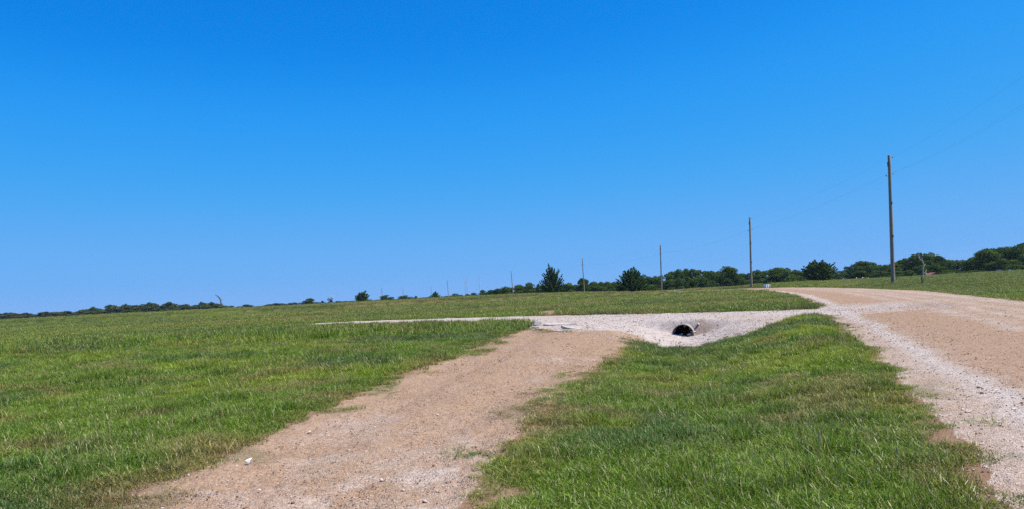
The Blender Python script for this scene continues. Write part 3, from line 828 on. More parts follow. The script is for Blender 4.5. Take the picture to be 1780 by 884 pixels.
for px, top, w, lab in [(672, 511.5, 26, 'rounded dark clump of trees at the foot of the second leftmost pole'), (705, 512, 26, 'rounded dark clump of trees at the foot of the stub-like pole'),
                        (723, 513, 7, 'tiny cone-shaped tree right of the two rounded clumps'), (748, 513.5, 10, 'small dark shrub against the pointed bush'), (790, 509, 22, 'low rounded tree just right of the pole left of the masts'),
                        (813, 509.5, 9, 'small round bush at the foot of the two close masts'), (824, 507.5, 13, 'low rounded bush between the masts'),
                        (840, 502.5, 13, 'round-topped tree at the foot of the tallest mast'), (855, 502.5, 17, 'sloping tree next to the round-topped one by the tallest mast'), (866, 500, 17, 'low dark tree left of the middle field pole, second away from it'),
                        (880, 496.5, 19, 'dark tree touching the middle field pole on its left'), (904, 493.5, 24, 'broad rounded tree touching the middle field pole on its right'), (922, 489.5, 20, 'tall rounded tree with a domed top left of the open spiky cedar'),
                        (937, 491.5, 10, 'slim dark tree tucked against the left side of the open spiky cedar'), (990, 490, 24, 'round tree on the right side of the open spiky cedar')]:
    tree(px, top, w, 345 if px > 800 else 480, random.choice(BROAD), lab, cat='bush' if 'bush' in lab or 'shrub' in lab else 'tree', name='bush' if 'bush' in lab or 'shrub' in lab else 'broadleaf_tree')
ML = [(800, 512), (835, 508), (850, 504), (870, 500), (885, 497), (905, 495), (935, 494), (960, 493), (1000, 491), (1030, 490), (1086, 489)]
def lab_ml(p): return ('low tree of the band behind the field left of the open cedar' if p < 940 else 'low tree of the band right behind the open cedar', 'low band left of the open cedar' if p < 940 else 'low band behind the open cedar')
def band():
    px = 828
    while px < 1086:
        lab, grp = lab_ml(px) if px < 1006 else ('low tree filling the wood between the two dark cedars', 'low wood between the cedars')
        far_tree(px + random.uniform(-2, 2), env(px, ML) + random.uniform(1.0, 4.0), random.uniform(17, 24), 370 + random.uniform(0, 25), lab, grp); px += 8
band()
# pointed bush in front of the thin pole
tree(757, 505, 20, 430, spiky_mesh('crown', 701, MAT['leaf'], [(0.05, 1.0), (-0.2, .75), (.25, .78), (-.42, .5), (.45, .5)], rand=26, per=60, thick=0.12, size=0.05), 'low bush with one pointed tip hiding the foot of a thin pole', 'bush', None, 'bush')
# bush with fan of thick shoots
tips = [(-.47, .62), (-.36, .80), (-.24, .72), (-.14, .86), (-.02, .80), (.10, 1.0), (.2, .92), (.32, .70), (.43, .6), (.47, .35), (-.48, .4), (-.05, .6), (.2, .55), (-.3, .5), (.05, .9)]
tree(630, 504, 34, 300, spiky_mesh('crown', 703, MAT['leaf'], tips + [(a * .8, b * .8) for a, b in tips], rand=22, per=70, thick=0.085, size=0.035), 'bushy dark shrub with fanned upright shoots alone in front of the horizon', 'bush', None, 'bush')

# middle: woods right of the open cedar up to the road
LM = [(1000, 490), (1013, 481.5), (1022, 484), (1028, 487.5), (1040, 487), (1056, 488), (1065, 487), (1080, 487), (1120, 482), (1133, 476), (1148, 477), (1160, 474), (1168, 470), (1180, 465), (1188, 466), (1197, 463), (1210, 464), (1218, 466),
      (1230, 467.5), (1238, 469), (1246, 471), (1256, 468), (1285, 473), (1292, 472.5), (1305, 472), (1318, 467.5), (1330, 472), (1338, 469), (1348, 465), (1360, 464), (1372, 464), (1385, 467), (1395, 468)]
def wood(lo, hi, step, envl, depth, labs, crowns, wr, drop=(0, 2.0), name='broadleaf_tree'):
    px = lo
    while px < hi:
        p = px + random.uniform(-1.5, 1.5)
        lab, grp = labs(p)
        tree(p, env(p, envl) + random.uniform(*drop), random.uniform(*wr), depth + random.uniform(-8, 8), random.choice(crowns), lab, 'tree', grp, name)
        px += step
def lab_mid(p):
    if p < 1070: return ('mid-height tree of the wood between the two dark cedars', 'wood between the cedars')
    if p < 1145: return ('tree of the wood between the bushy cedar and the pole beside it', 'wood right of the bushy cedar')
    if p < 1250: return ('tall tree of the dark wood right of the pole by the bushy cedar', 'dark wood right of the fourth pole')
    return ('tree of the wood behind the roadside utility box and the second tallest pole', 'wood behind the roadside pole')
wood(1022, 1075, 12, LM, 330, lab_mid, BROAD, (18, 24))
wood(1118, 1250, 11, LM, 300, lab_mid, BROAD, (24, 32))
wood(1240, 1400, 13, LM, 340, lab_mid, BROAD, (26, 34))
FRONT = {'wood between the cedars': 'low front tree under the wood between the two dark cedars', 'wood right of the bushy cedar': 'low front tree beside the right flank of the bushy cedar',
         'dark wood right of the fourth pole': 'low front tree under the dark wood right of the pole by the bushy cedar', 'wood behind the roadside pole': 'low front tree behind the roadside utility box',
         'trees in the gap': 'low front tree in the gap right of the spiky tree', 'wood left of the tallest pole': 'low front tree under the wood left of the tallest pole',
         'domed wood right of the tallest pole': 'low front tree under the domed wood behind the bare sapling', 'low dip in the right wood': 'low front tree under the dip in the right-hand wood',
         'rising wood at the right edge': 'low front tree under the rising wood at the right edge'}
def lab_front(p):
    a, b = lab_mid(p)
    return FRONT[b], b + ', front row'
LMF = [(x, y + 12) for x, y in LM]
wood(1028, 1080, 11, [(x, y + 6) for x, y in LM], 318, lab_front, BROAD, (16, 22), (0, 4))
wood(1125, 1245, 14, [(x, y + 13) for x, y in LM], 285, lab_front, BROAD + LIGHT[:1], (20, 27), (0, 6))
wood(1292, 1325, 13, [(x, y + 8) for x, y in LM], 330, lab_front, BROAD, (20, 26), (0, 5))
wood(1338, 1392, 14, [(x, y + 9) for x, y in LM], 325, lab_front, BROAD, (22, 28), (0, 5))
tree(1013, 481.5, 24, 320, TALL[0], 'dark dome-topped tree behind the third pole from the open cedar side')
tree(1268, 460, 33, 290, TALL[1], 'tall round-crowned dark tree left of the second tallest pole')
tree(1286, 477, 16, 255, BROAD[2], 'low dark bush under the tall round-crowned tree', 'bush', None, 'bush')
tree(1318, 467, 12, 352, TALL[2], 'small round treetop above the wood just right of the second tallest pole')
tree(1356, 463.5, 56, 300, BROAD[3], 'wide spreading tree right of the white utility box')

# the two dark cedars and the spiky spreading tree
cedar_open = [(-.08, 1.0), (.04, .86), (.13, .84), (.30, .78), (-.26, .70), (.24, .80), (.38, .64), (-.02, .80), (-.30, .66), (-.17, .82), (.36, .50), (.08, .74), (-.36, .47), (.42, .45), (-.42, .42), (-.3, .5), (.2, .6), (-.1, .62), (.3, .36), (-.4, .28), (.45, .3), (0, .5), (.1, .4), (-.2, .36)]
tree(960, 457, 52, 225, spiky_mesh('crown', 711, MAT['cedar'], cedar_open + [(a * .7, b * .72) for a, b in cedar_open], rand=46, per=95, thick=0.075, size=0.023), 'open spiky cedar with pointed leader and gaps, tallest left of the poles', 'tree', None, 'cedar_tree', None, 0)
cedar_bushy = [(.06, 1.0), (.0, .96), (.13, .95), (-.06, .92), (-.24, .86), (-.2, .80), (.17, .82), (-.40, .70), (-.46, .58), (.38, .66), (.46, .60), (-.32, .62), (.3, .66), (-.1, .88)]
tree(1100, 463, 60, 175, spiky_mesh('crown', 713, MAT['cedar'], cedar_bushy, rand=110, per=90, thick=0.095, size=0.022, spread=0.52, dome=True), 'broad bushy dark cedar with a ragged cone shape', 'tree', None, 'cedar_tree', None, 0)
rt = [(-.47, .62), (-.42, .74), (-.34, .78), (-.25, .76), (-.14, .93), (-.05, 1.0), (.05, .97), (.12, .88), (.22, .84), (.30, .80), (.38, .82), (.44, .68), (.49, .55), (-.5, .45), (.5, .4), (-.2, .9), (0, .9)]
tree(1425, 450, 64, 215, spiky_mesh('crown', 717, MAT['leaf'], rt + [(a * .75, b * .8) for a, b in rt], rand=110, per=110, thick=0.11, size=0.026, spread=0.52, dome=True), 'wide spreading tree with spiky tufts standing alone beyond the road', 'tree', None, 'broadleaf_tree', None, 0)
tree(1459, 479.5, 13, 205, LIGHT[1], 'small pale green bush at the right foot of the spiky spreading tree', 'bush', None, 'bush')
tree(1393, 479, 17, 205, LIGHT[0], 'small green bush at the left foot of the spiky spreading tree', 'bush', None, 'bush')

# right-hand woods
LR = [(1440, 466), (1455, 467), (1463, 468), (1470, 462), (1478, 458.5), (1484, 461), (1490, 455), (1500, 452.5), (1510, 453.5), (1520, 455.5), (1532, 458), (1540, 457), (1550, 456.5), (1560, 454), (1570, 449), (1577, 446), (1585, 443), (1592, 439.5), (1600, 438.5), (1607, 440), (1615, 438), (1622, 436.5), (1630, 438), (1638, 443), (1645, 448), (1655, 449), (1665, 448.5), (1680, 450), (1688, 449),
      (1695, 444), (1703, 440.5), (1712, 436), (1720, 431), (1730, 429.5), (1740, 430), (1750, 427.5), (1757, 426.5), (1765, 427), (1771, 424), (1778, 423), (1800, 420), (1850, 416), (1900, 418)]
def lab_right(p):
    if p < 1490: return ('small tree of the gap right of the spiky spreading tree', 'trees in the gap')
    if p < 1552: return ('tree of the wood left of the tallest pole', 'wood left of the tallest pole')
    if p < 1640: return ('tree of the domed wood right of the tallest pole behind the bare sapling', 'domed wood right of the tallest pole')
    if p < 1690: return ('tree of the low dip between the two domed stretches of the right-hand wood', 'low dip in the right wood')
    return ('tall tree of the rising wood at the right edge of the photo', 'rising wood at the right edge')
wood(1462, 1492, 12, LR, 380, lab_right, BROAD, (16, 22))
wood(1494, 1556, 12, LR, 300, lab_right, BROAD, (26, 34))
wood(1556, 1645, 11, LR, 300, lab_right, BROAD + TALL, (28, 36))
wood(1640, 1695, 12, LR, 340, lab_right, BROAD, (24, 30))
wood(1692, 1880, 12, LR, 260, lab_right, BROAD + TALL, (30, 40))
def lab_rf(p):
    a, b = lab_right(p)
    return FRONT[b], b + ', front row'
wood(1494, 1550, 17, [(x, y + 11) for x, y in LR], 285, lab_rf, BROAD, (22, 28), (0, 5))
wood(1565, 1690, 16, [(x, min(y + 18, 464)) for x, y in LR], 282, lab_rf, BROAD + LIGHT[:1], (20, 28), (0, 6))
wood(1695, 1870, 17, [(x, y + 17) for x, y in LR], 242, lab_rf, BROAD + LIGHT[:1], (24, 34), (0, 8))
tree(1480, 457.5, 17, 330, spiky_mesh('crown', 719, MAT['cedar'], [(.1, 1.0), (-.2, .8), (.3, .85), (-.4, .6)], rand=30, per=60, thick=0.1, size=0.035), 'feathery dark tree with a thin top in the gap before the wood', 'tree')
tree(1502, 452, 38, 290, BROAD[1], 'broad domed tree at the left end of the wood left of the tallest pole')
tree(1718, 431.5, 44, 252, BROAD[4], 'massive domed tree at the left end of the rising right-hand wood')
tree(1563, 474.5, 9, 200, LIGHT[2], 'pale rounded bush beside the foot of the tallest pole', 'bush', None, 'bush')

# leaning dead snag over the left wood and sparse grey tree
def snag():
    loc, _, _ = place(382, 520, 5, 555)
    d = 555
    root = thing('dead_tree', loc, 'bare leaning dead snag with a hooked top above the left wood', 'dead tree')
    k = d / FPX
    z0 = at(384, horizon(384) + 5.9, d).z - loc.z
    def P(px, py): v = at(px, py, d); return (v.x - loc.x, 0, v.z - loc.z)
    mb = MB(); mb.tube([(0.3, 0, -0.3), P(385, 530), P(383.3, 521), P(381.5, 516.5), P(379, 514), P(374, 511.3)], [0.55, 0.5, 0.45, 0.5, 0.42, 0.18], 7)
    link('trunk', mb.mesh('trunk', MAT['snag'], True), root)
    for a, b, r in [((383.4, 521), (387.5, 517.5), 0.16), ((385, 529), (388, 525.5), 0.16)]:
        m = MB(); m.tube([P(*a), P((a[0] + b[0]) / 2 + .4, (a[1] + b[1]) / 2 + .4), P(*b)], [r, r * .8, r * .4], 5)
        link('branch', m.mesh('branch', MAT['snag'], True), root)
snag()
def sparse_tree():
    d = 430
    loc, h, w = place(575, 514, 14, d)
    root = thing('dying_tree', loc, 'sparse half-bare grey tree with one bare twig pointing up', 'tree')
    mb = MB(); mb.tube([(0, 0, -.2), (0, 0, h * .4), (-.1, 0, h * .75)], [.28, .2, .08], 6)
    mb.tube([(0, 0, h * .35), (.9, .2, h * .75), (1.7, .2, h * 1.12)], [.14, .1, .05], 5)
    for a in (-1.5, -0.7, 0.5): mb.tube([(0, 0, h * .35), (a, .3 * a, h * .7)], [.1, .04], 5)
    link('trunk', mb.mesh('trunk', MAT['deadwood'], True), root)
    t = spiky_mesh('crown', 733, MAT['leaf_far'], [(-.3, .9), (.1, .95), (-.1, .8), (.3, .75), (-.45, .7)], per=40, thick=.11, size=.06, base_z=.35)
    c = link('crown', t, root); c.scale = (w * .9, w * .9, h * .95)
sparse_tree()

# crooked bare sapling with a post, on the verge right of the road
def sapling():
    d = 56.0
    b = hit(1604, 491.5); x, y = b; d = y
    z = float(height(x, y))
    root = thing('bare_sapling', (x, y, z), 'crooked bare sapling with a curved pale stem standing in the mown grass', 'sapling')
    def P(px, py): v = at(px, py, d); return (v.x - x, 0, v.z - z)
    mb = MB(); mb.tube([(0.02, 0, -.1), P(1604.6, 480), P(1604.3, 469), P(1606, 459), P(1603, 451.5), P(1599.5, 450), P(1597, 445)], [.046, .044, .04, .037, .033, .027, .016], 7)
    link('trunk', mb.mesh('trunk', MAT['deadwood'], True), root)
    for q in [((1604.4, 469), (1602.3, 468.3)), ((1604.8, 474), (1609, 471)), ((1604.8, 476), (1611, 467.5)), ((1605.5, 462), (1608.5, 458)), ((1603, 451.5), (1602.5, 446.5)), ((1599.5, 450), (1596, 442.2))]:
        m = MB(); a, c = q
        m.tube([P(*a), P((a[0] + c[0]) / 2 + .5, (a[1] + c[1]) / 2 + .3), P(*c)], [.028, .02, .011], 5)
        link('twig', m.mesh('twig', MAT['deadwood'], True), root)
    p = thing('fence_post', (x - 0.09, y - 0.05, z), 'short dark stake against the stem of the crooked bare sapling', 'post')
    m = MB(); h = at(1603, 479, d).z - z
    m.tube([(0, 0, -.15), (0, 0, h - .03), (0, 0, h)], [.05, .05, .03], 8)
    link('stake', m.mesh('stake', MAT['snag']), p)
    m = MB(); m.tube([(0, 0, h * .8), (0.1, 0.03, h * .82)], .012, 5); link('tie', m.mesh('tie', MAT['deadwood']), p)
sapling()

# ------------------------------------------------------------------ poles and wires
def pole(base_px, base_py, top_px, top_py, depth, label, rad=(0.17, 0.115), ins=True, fine=True):
    b = at(base_px, base_py, depth); z = float(height(b.x, b.y))
    t = at(top_px, top_py, depth)
    root = thing('utility_pole', (b.x, b.y, z), label, 'pole', 'poles along the road and across the field')
    top = Vector((t.x - b.x, 0, t.z - z))
    mb = MB(); n = 14 if fine else 8
    ks = [-.04, 0, .3, .6, .9, .995, 1.0]
    mb.tube([top * k for k in ks], [rad[0] + (rad[1] - rad[0]) * max(0, k) - (0.02 if k == 1.0 else 0) for k in ks], n)
    link('shaft', mb.mesh('shaft', MAT['pole'], True), root)
    at_ = []
    if ins:
        H = top.length
        for s, dz in ((1, 0.35), (1, 2.15), (-1, 2.3)):
            p = top * (1 - dz / H); r = rad[1] + 0.01
            m = MB(); m.tube([p + Vector((s * r * .8, 0, 0)), p + Vector((s * (r + .22), 0, .02))], .022, 6)
            br = link('bracket', m.mesh('bracket', MAT['steel'], True), root)
            q = p + Vector((s * (r + .22), 0, 0.02))
            m = MB(); m.tube([q, q + Vector((0, 0, .05)), q + Vector((0, 0, .09)), q + Vector((0, 0, .16))], [.03, .055, .05, .025], 8)
            link('insulator', m.mesh('insulator', MAT['porcelain'], True), root)
            at_.append(Vector((b.x, b.y, z)) + q + Vector((0, 0, .17)))
        if fine:
            m = MB(); p = top * (1 - 1.0 / H); m.box(p + Vector((-rad[1] - .02, 0, 0)), (.06, .12, .5)); link('grounding_plate', m.mesh('grounding_plate', MAT['snag']), root)
            for k in (.62, .36):
                m = MB(); p = top * k; rr = rad[0] + (rad[1] - rad[0]) * k
                m.box(p + Vector((.05, -rr - .008, 0)), (.12, .03, .22)); link('tag_plate', m.mesh('tag_plate', MAT['dark']), root)
    return at_
chain = []
# the pole nearer than the picture's edge that carries the wires out of the frame
chain.append([Vector((24.6, 21.5, 13.4)), Vector((24.6, 21.5, 11.5)), Vector((24.0, 21.5, 11.35))])
chain.append(pole(1552.3, 488, 1545.3, 270, 80, 'tallest and nearest wooden pole at the right side of the road', (0.215, 0.145)))
chain.append(pole(1306.5, 501.5, 1303.3, 378, 124, 'second tallest wooden pole where the road bends left', (0.185, 0.13)))
chain.append(pole(1150.2, 507.5, 1148, 426, 186, 'wooden pole just right of the broad bushy cedar', (0.19, 0.13)))
chain.append(pole(1015.8, 508.8, 1012.2, 448, 250, 'wooden pole between the two dark cedars', (0.19, 0.13), fine=False))
chain.append(pole(892, 512, 888.5, 470, 350, 'wooden pole left of the open spiky cedar', (0.2, 0.14), fine=False))
pole(780, 519, 777.2, 484.8, 450, 'wooden pole left of the three thin masts', (0.2, 0.14), fine=False)
pole(666, 523, 663, 499, 560, 'leftmost wooden pole right of the fan-shaped bush', (0.24, 0.16), ins=False, fine=False)
pole(702, 520, 699.8, 501, 640, 'short far pole rising behind a rounded clump of trees', (0.22, 0.15), ins=False, fine=False)
pole(751, 517, 749, 497.5, 650, 'thin far pole whose foot is hidden by the pointed bush', (0.2, 0.14), ins=False, fine=False)
for k, lab in ((0, 'topmost overhead wire strung along the poles'), (1, 'overhead wire on the road side, below the topmost wire'), (2, 'overhead wire on the field side, lowest of the three')):
    pts = []
    for A, B in zip([c[k] for c in chain[:-1]], [c[k] for c in chain[1:]]):
        sag = (B - A).length * 0.013
        for i in range(14):
            t = i / 14; p = A.lerp(B, t); p.z -= sag * 4 * t * (1 - t); pts.append(p)
    pts.append(chain[-1][k])
    mb = MB(); mb.tube(pts, 0.0032, 5)
    link('overhead_wire', mb.mesh('overhead_wire', MAT['wire'], True), None, lab, 'wire')

def mast(px, top, label):
    d = 820.0; base = horizon(px) + np.interp(px, VB_PX, VB_V)
    b = at(px + 2.2, base, d); z = float(height(b.x, b.y)); t = at(px, top, d)
    H = t.z - z; dx = t.x - b.x
    root = thing('radio_mast', (b.x, b.y, z), label, 'mast', 'thin lattice masts on the horizon')
    m = MB()
    w = .32
    L = [(w, 0), (-w / 2, w * .87), (-w / 2, -w * .87)]
    for ax, ay in L: m.tube([(ax, ay, -.5), (dx * .97 + ax * .6, ay * .6, H * .97)], .085, 4)
    n = int(H / 1.2)
    for i in range(n):
        for (ax, ay), (bx, by) in zip(L, L[1:] + L[:1]):
            s = i / n; e = (i + 1) / n
            m.tube([(ax + dx * s, ay, H * .97 * s), (bx + dx * e, by, H * .97 * e)], .035, 3)
    link('lattice', m.mesh('lattice', MAT['mast']), root)
    m = MB(); m.tube([(dx * .97, 0, H * .97), (dx, 0, H)], .06, 4); link('antenna', m.mesh('antenna', MAT['mast']), root)
mast(807.6, 486.5, 'shorter of the two thin masts standing close together')
mast(810.6, 481, 'taller of the two thin masts standing close together')
mast(832, 477, 'tallest thin mast standing apart to the right')

# ------------------------------------------------------------------ culvert and concrete
def culvert():
    A = Vector(PIPE_A); side = Vector((A.y, -A.x, 0)); up = Vector((0, 0, 1)); C = Vector(PIPE_C)
    root = thing('culvert', C, 'round pale culvert pipe opening half buried in the white gravel bank', 'culvert')
    n = 40; L = 7.0
    def ring(r, s, mitre=0.0):
        return [side * math.cos(2 * PI * k / n) * r + up * math.sin(2 * PI * k / n) * r + A * (s + mitre * (1 + math.sin(2 * PI * k / n))) for k in range(n)]
    def shell(rings, flip=False):
        m = MB(); V = [p for q in rings for p in q]; F = []
        for i in range(len(rings) - 1):
            for k in range(n):
                f = (i * n + k, i * n + (k + 1) % n, (i + 1) * n + (k + 1) % n, (i + 1) * n + k)
                F.append(f[::-1] if flip else f)
        m.add(V, F); return m
    mi = 0.08; ro = PIPE_R; ri = PIPE_R - 0.032
    outer = [ring(ro, -.12, mi), ring(ro + .012, -.06, mi), ring(ro, 0.02, mi * .8), ring(ro, .3, mi * .4), ring(ro, .8), ring(ro, L)]
    link('pipe_wall', shell(outer).mesh('pipe_wall', MAT['pipe'], True), root)
    link('rim', shell([ring(ri, -.118, mi), ring(ri + .02, -.135, mi), ring(ro - .01, -.135, mi), ring(ro, -.118, mi)], True).mesh('rim', MAT['pipe'], True), root)
    inner = []
    s = -.117
    while s < L:
        inner.append(ring(ri - (0.012 if len(inner) % 2 else 0), s, mi * max(0, 1 - s / .8))); s += 0.04
    link('lining', shell(inner, True).mesh('lining', MAT['pipe_in'], True), root)
    m = MB(); m.add(ring(ro, L - .05), [tuple(range(n))]); link('far_end', m.mesh('far_end', MAT['dark']), root)
culvert()

def chunk(name, w, d, h, seed, mat):
    rg = random.Random(seed); m = MB()
    k = 7; top = []; bot = []
    for i in range(k):
        a = 2 * PI * i / k; r = rg.uniform(.78, 1.1)
        x, y = math.cos(a) * w / 2 * r, math.sin(a) * d / 2 * r
        top.append((x * .95, y * .95, h + rg.uniform(-.12, .12) * h)); bot.append((x, y, 0))
    m.add(top + bot, [tuple(range(k))] + [(i, k + i, k + (i + 1) % k, (i + 1) % k) for i in range(k)] + [tuple(range(k, 2 * k))[::-1]])
    return m.mesh(name, mat)
for px, py, w, d, h, rz, tilt, lab in [(963, 564.5, 1.9, .7, .13, -.15, (.10, .03), 'largest broken concrete slab undercut in the white gravel'),
                                        (938, 565.5, .7, .5, .16, .4, (-.22, .25), 'tilted concrete slab piece with a dark hollow under it'),
                                        (930, 570, .55, .35, .12, .1, (.05, -.1), 'small concrete lump at the tip of the left grass'),
                                        (992, 570.5, 1.0, .30, .10, -.45, (.12, .2), 'thin slanting concrete piece right of the largest slab'),
                                        (975, 574.5, .8, .3, .07, .05, (.04, 0), 'flat concrete piece lying nearest the dirt track')]:
    x, y = hit(px, py)
    o = link('concrete_fragment', chunk('concrete_fragment', w, d, h, int(px), MAT['concrete']), None, lab, 'slab', 'broken concrete at the drive edge')
    o.location = (x, y, float(height(x, y)) - 0.035); o.rotation_euler = (tilt[0], tilt[1], rz)
x, y = hit(936, 568)
# bigger rocks round the culvert mouth
for i, (px, py, s, lab) in enumerate([(1172, 581.5, .13, 'flat pale rock at the left lip of the culvert mouth'), (1178, 582.8, .09, 'small rock beside the flat rock at the culvert mouth'), (1205, 578.5, .14, 'pale rock at the right lip of the culvert mouth'), (1198, 581, .10, 'rock under the right half of the culvert mouth'),
                                      (1154, 578, .06, 'small dark stone left of the culvert'), (1452, 560, .10, 'dark stone at the edge of the road by the tip of the grass'), (1475, 566, .08, 'lone dark stone on the pale road margin'), (1440, 546, .07, 'small stone at the mouth of the white drive')]):
    x, y = hit(px, py)
    o = link('rock', pebble(20 + i), None, lab, 'rock'); o.data.materials.append(MAT['stone'] if i not in (4, 5, 6) else MAT['snag'])
    o.location = (x, y, float(height(x, y)) - .01); o.scale = (s, s * .8, s * .7); o.rotation_euler = (0, 0, i * 1.3)

# white litter at the edge of the track
x, y = hit(432, 801)
m = MB(); m.add([(-.055, -.01, .03), (.05, -.03, .055), (.055, .02, .075), (-.04, .03, .045), (.01, -.045, .0), (.03, -.05, .005)], [(0, 1, 2, 3), (0, 4, 5, 1)])
o = link('litter_scrap', m.mesh('litter_scrap', MAT['paper']), None, 'crumpled white scrap of litter at the grass edge of the dirt track', 'litter')
o.location = (x, y, float(height(x, y)) - .01); o.scale = (.62,) * 3
sol = o.modifiers.new('thickness', 'SOLIDIFY'); sol.thickness = 0.004

# ------------------------------------------------------------------ small far structures
def utility_box():
    x, y = hit(1333, 499.3); y = min(y, 131); p = at(1333, 499, y); x = p.x; z = float(height(x, y)); k = y / FPX
    root = thing('utility_box', (x, y, z), 'small white roadside box with two dark openings and a dark lid', 'utility box', None, 0.55)
    w = 10 * k; h = 7.2 * k
    m = MB(); m.box((0, 0, h * .5), (w, .6, h)); link('housing', m.mesh('housing', MAT['white']), root)
    m = MB(); m.box((0, 0, h + .04), (w * 1.06, .7, .08)); link('lid', m.mesh('lid', MAT['dark']), root)
    for s in (-.22, .24):
        m = MB(); m.box((s * w, -.306, h * .40), (w * .2, .02, h * .58)); link('opening', m.mesh('opening', MAT['dark']), root)
utility_box()
def red_barn():
    d = 262.0; b = at(1624, horizon(1624) + 9.6, d); z = float(height(b.x, b.y)); k = d / FPX
    root = thing('red_roofed_shed', (b.x, b.y, z), 'low shed with a red gabled roof at the foot of the right-hand wood', 'shed')
    w = 18 * k; h = 1.6 * k; ap = 5.0 * k; dp = 3.0
    m = MB(); m.box((0, dp / 2, h / 2), (w * .86, dp, h)); link('wall', m.mesh('wall', MAT['snag']), root)
    t = .14
    V = [(-w * .56, -.3, h * .55), (w * .12, -.3, ap), (w * .5, -.3, h * .9), (-w * .56, dp + .3, h * .55), (w * .12, dp + .3, ap), (w * .5, dp + .3, h * .9)]
    V2 = [(a, b_, c + t) for a, b_, c in V]
    m = MB(); m.add(V + V2, [(6, 7, 10, 9), (7, 8, 11, 10), (0, 3, 4, 1), (1, 4, 5, 2), (0, 1, 7, 6), (1, 2, 8, 7), (3, 9, 10, 4), (4, 10, 11, 5), (0, 6, 9, 3), (2, 5, 11, 8)])
    link('roof', m.mesh('roof', MAT['redroof']), root)
    m = MB(); m.add([(-w * .43, -.005, h), (w * .43, -.005, h), (w * .12, -.005, ap - .02)], [(0, 1, 2)]); link('gable', m.mesh('gable', MAT['redroof']), root)
    m = MB(); m.box((w * .05, -.02, h * .42), (w * .18, .06, h * .84)); link('door', m.mesh('door', MAT['dark']), root)
red_barn()
def marker(px, top, bot, wpx, depth, label, name='marker_post', cat='post', mat='white', round_=True):
    b = at(px, bot, depth); z = float(height(b.x, b.y)); k = depth / FPX
    h = max(at(px, top, depth).z - z, .25); w = wpx * k
    root = thing(name, (b.x, b.y, z), label, cat)
    m = MB()
    if round_: m.tube([(0, 0, -.1), (0, 0, h * .86), (0, 0, h * .95), (0, 0, h)], [w / 2, w / 2, w * .4, w * .2], 10)
    else: m.box((0, 0, h * .5 - .05), (w, w * .6, h * .9 + .1))
    link('body', m.mesh('body', MAT[mat]), root)
    m = MB()
    if round_: m.tube([(0, 0, h * .70), (0, 0, h * .76)], w * .52, 10)
    else: m.box((0, 0, h * .97), (w * 1.06, w * .66, h * .1))
    link('cap' if not round_ else 'band', m.mesh('cap', MAT['slab']), root)
marker(1114, 504.5, 509.3, 2.0, 150, 'small white post in the grass in front of the bushy cedar')
marker(1489, 481.5, 484.5, 2.2, 210, 'white barrel left of the small bush by the right wood', 'white_barrel', 'barrel')
marker(1499.5, 480.8, 484, 2.2, 208, 'white barrel in the middle of the three before the right wood', 'white_barrel', 'barrel')
marker(1509, 481.5, 484, 2.2, 206, 'white barrel nearest the tallest pole', 'white_barrel', 'barrel')
marker(1354, 489.8, 493, 4.5, 240, 'small pale box under the wide tree beyond the road', 'storage_box', 'box', 'slab', False)
marker(1736, 467.8, 471, 6.5, 200, 'pale crate at the foot of the right-edge wood', 'storage_box', 'box', 'slab', False)
marker(1610, 473.5, 478, 3.0, 200, 'pale stump between the bare sapling and the red roof', 'tree_stump', 'stump', 'slab')
marker(899, 509.8, 512.3, 6.0, 330, 'pale box beside the foot of the middle field pole', 'storage_box', 'box', 'slab', False)
marker(1353, 468, 470, 1.0, 345, 'x', 'marker_post') if False else None
# pale gravel pad with a marker near the fourth pole
x, y = hit(1171, 506.0)
m = MB(); m.box((0, 0, .03), (22 * y / FPX, 1.6, .16))
o = link('parking_pad', m.mesh('parking_pad', MAT['slab']), None, 'low pale pad in the field right of the pole beside the cedar', 'pad'); o.location = (x, y, float(height(x, y)))
marker(1172.5, 502.6, 505.5, 1.6, y, 'tiny pale peg standing on the low pale pad', 'marker_post', 'post', 'slab')

# ------------------------------------------------------------------ air
def haze():
    m = MB(); m.box((0, 0, 11), (3600, 3600, 46))
    t = NT('haze_air')
    v = t.n('ShaderNodeVolumePrincipled'); v.inputs['Color'].default_value = (0.62, 0.80, 1.0, 1); v.inputs['Density'].default_value = HAZE; v.inputs['Anisotropy'].default_value = 0.2
    t.l(v.outputs[0], t.out.inputs['Volume'])
    link('haze', m.mesh('haze', t.m), None, kind='stuff')
HAZE = 0.00007
if HAZE: haze()

# ------------------------------------------------------------------ light, sky, view
SUN_EL = math.radians(60); SUN_AZ = math.radians(100)       # clockwise from +Y (the view direction)
sd = bpy.data.lights.new('sun', 'SUN'); sd.energy = 4.8; sd.angle = math.radians(0.55); sd.color = (1.0, 0.93, 0.82)
so = bpy.data.objects.new('sun', sd); COL.objects.link(so)
dirv = Vector((math.sin(SUN_AZ) * math.cos(SUN_EL), math.cos(SUN_AZ) * math.cos(SUN_EL), math.sin(SUN_EL)))
so.rotation_euler = dirv.to_track_quat('Z', 'Y').to_euler(); so.location = dirv * 60
EXPOSURE = 0.75
SKY_K = 1.0 / 2 ** EXPOSURE
SKY_CURVES = [[(0, 0), (0.085, 0.005), (0.122, 0.026), (0.30, 0.125), (0.52, 0.165), (1, 0.30)],
              [(0, 0), (0.165, 0.24), (0.235, 0.335), (0.48, 0.42), (0.70, 0.435), (1, 0.46)],
              [(0, 0), (0.34, 0.81), (0.45, 0.90), (0.70, 0.90), (1, 0.92)]]
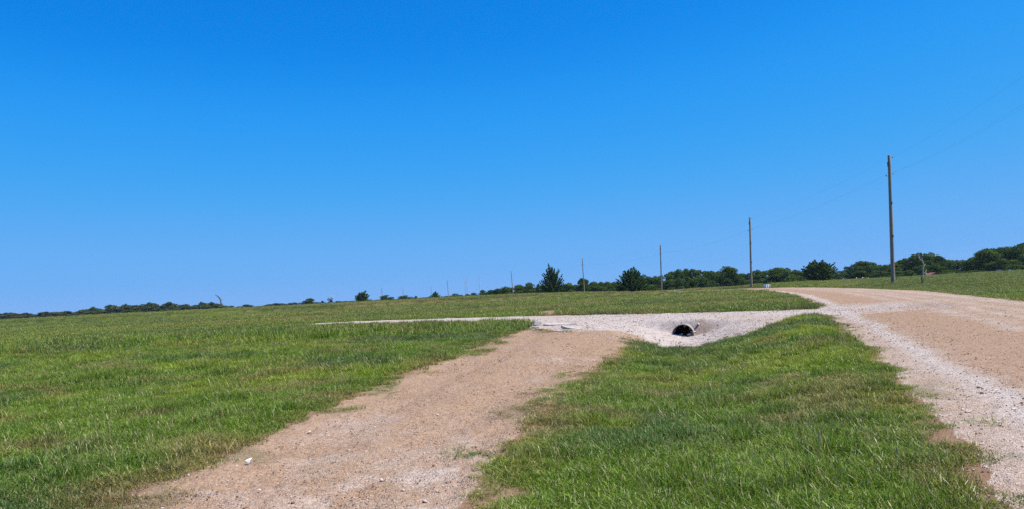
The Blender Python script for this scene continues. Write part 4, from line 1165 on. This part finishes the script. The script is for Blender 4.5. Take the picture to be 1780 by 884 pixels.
W = bpy.data.worlds.new('World'); S.world = W; W.use_nodes = True
wt = W.node_tree; wt.nodes.clear()
sky = wt.nodes.new('ShaderNodeTexSky'); sky.sky_type = 'NISHITA'; sky.sun_disc = False
sky.sun_elevation = SUN_EL; sky.sun_rotation = SUN_AZ
sky.air_density = 0.65; sky.dust_density = 0.0; sky.ozone_density = 5.0; sky.altitude = 0
bg = wt.nodes.new('ShaderNodeBackground'); wo = wt.nodes.new('ShaderNodeOutputWorld')
bg.inputs['Strength'].default_value = 0.10
# the phone's deep, saturated rendering of a clear sky: one colour curve over the whole sky
dn = wt.nodes.new('ShaderNodeVectorMath'); dn.operation = 'SCALE'; dn.inputs['Scale'].default_value = 0.10
up_ = wt.nodes.new('ShaderNodeVectorMath'); up_.operation = 'SCALE'; up_.inputs['Scale'].default_value = 10.0 * SKY_K
cu = wt.nodes.new('ShaderNodeRGBCurve')
for ch, pts in enumerate(SKY_CURVES):
    c = cu.mapping.curves[ch]
    while len(c.points) < len(pts): c.points.new(0.5, 0.5)
    for q, (x_, y_) in zip(c.points, pts): q.location = (x_, y_); q.handle_type = 'AUTO_CLAMPED'
cu.mapping.update()
wt.links.new(sky.outputs[0], dn.inputs[0]); wt.links.new(dn.outputs[0], cu.inputs['Color']); wt.links.new(cu.outputs[0], up_.inputs[0])
wt.links.new(up_.outputs[0], bg.inputs[0]); wt.links.new(bg.outputs[0], wo.inputs[0])
S.view_settings.view_transform = 'Standard'; S.view_settings.look = 'None'
S.view_settings.exposure = EXPOSURE; S.view_settings.gamma = 1.0
try: S.view_settings.use_curve_mapping = False
except Exception: pass
S.render.engine = 'CYCLES'
S.cycles.max_bounces = 5; S.cycles.diffuse_bounces = 3; S.cycles.glossy_bounces = 2; S.cycles.transmission_bounces = 3
S.cycles.use_denoising = False; S.cycles.use_adaptive_sampling = False; S.cycles.denoiser = 'OPENIMAGEDENOISE'; S.cycles.denoising_prefilter = 'ACCURATE'
S.cycles.sample_clamp_indirect = 4.0; S.cycles.volume_bounces = 0
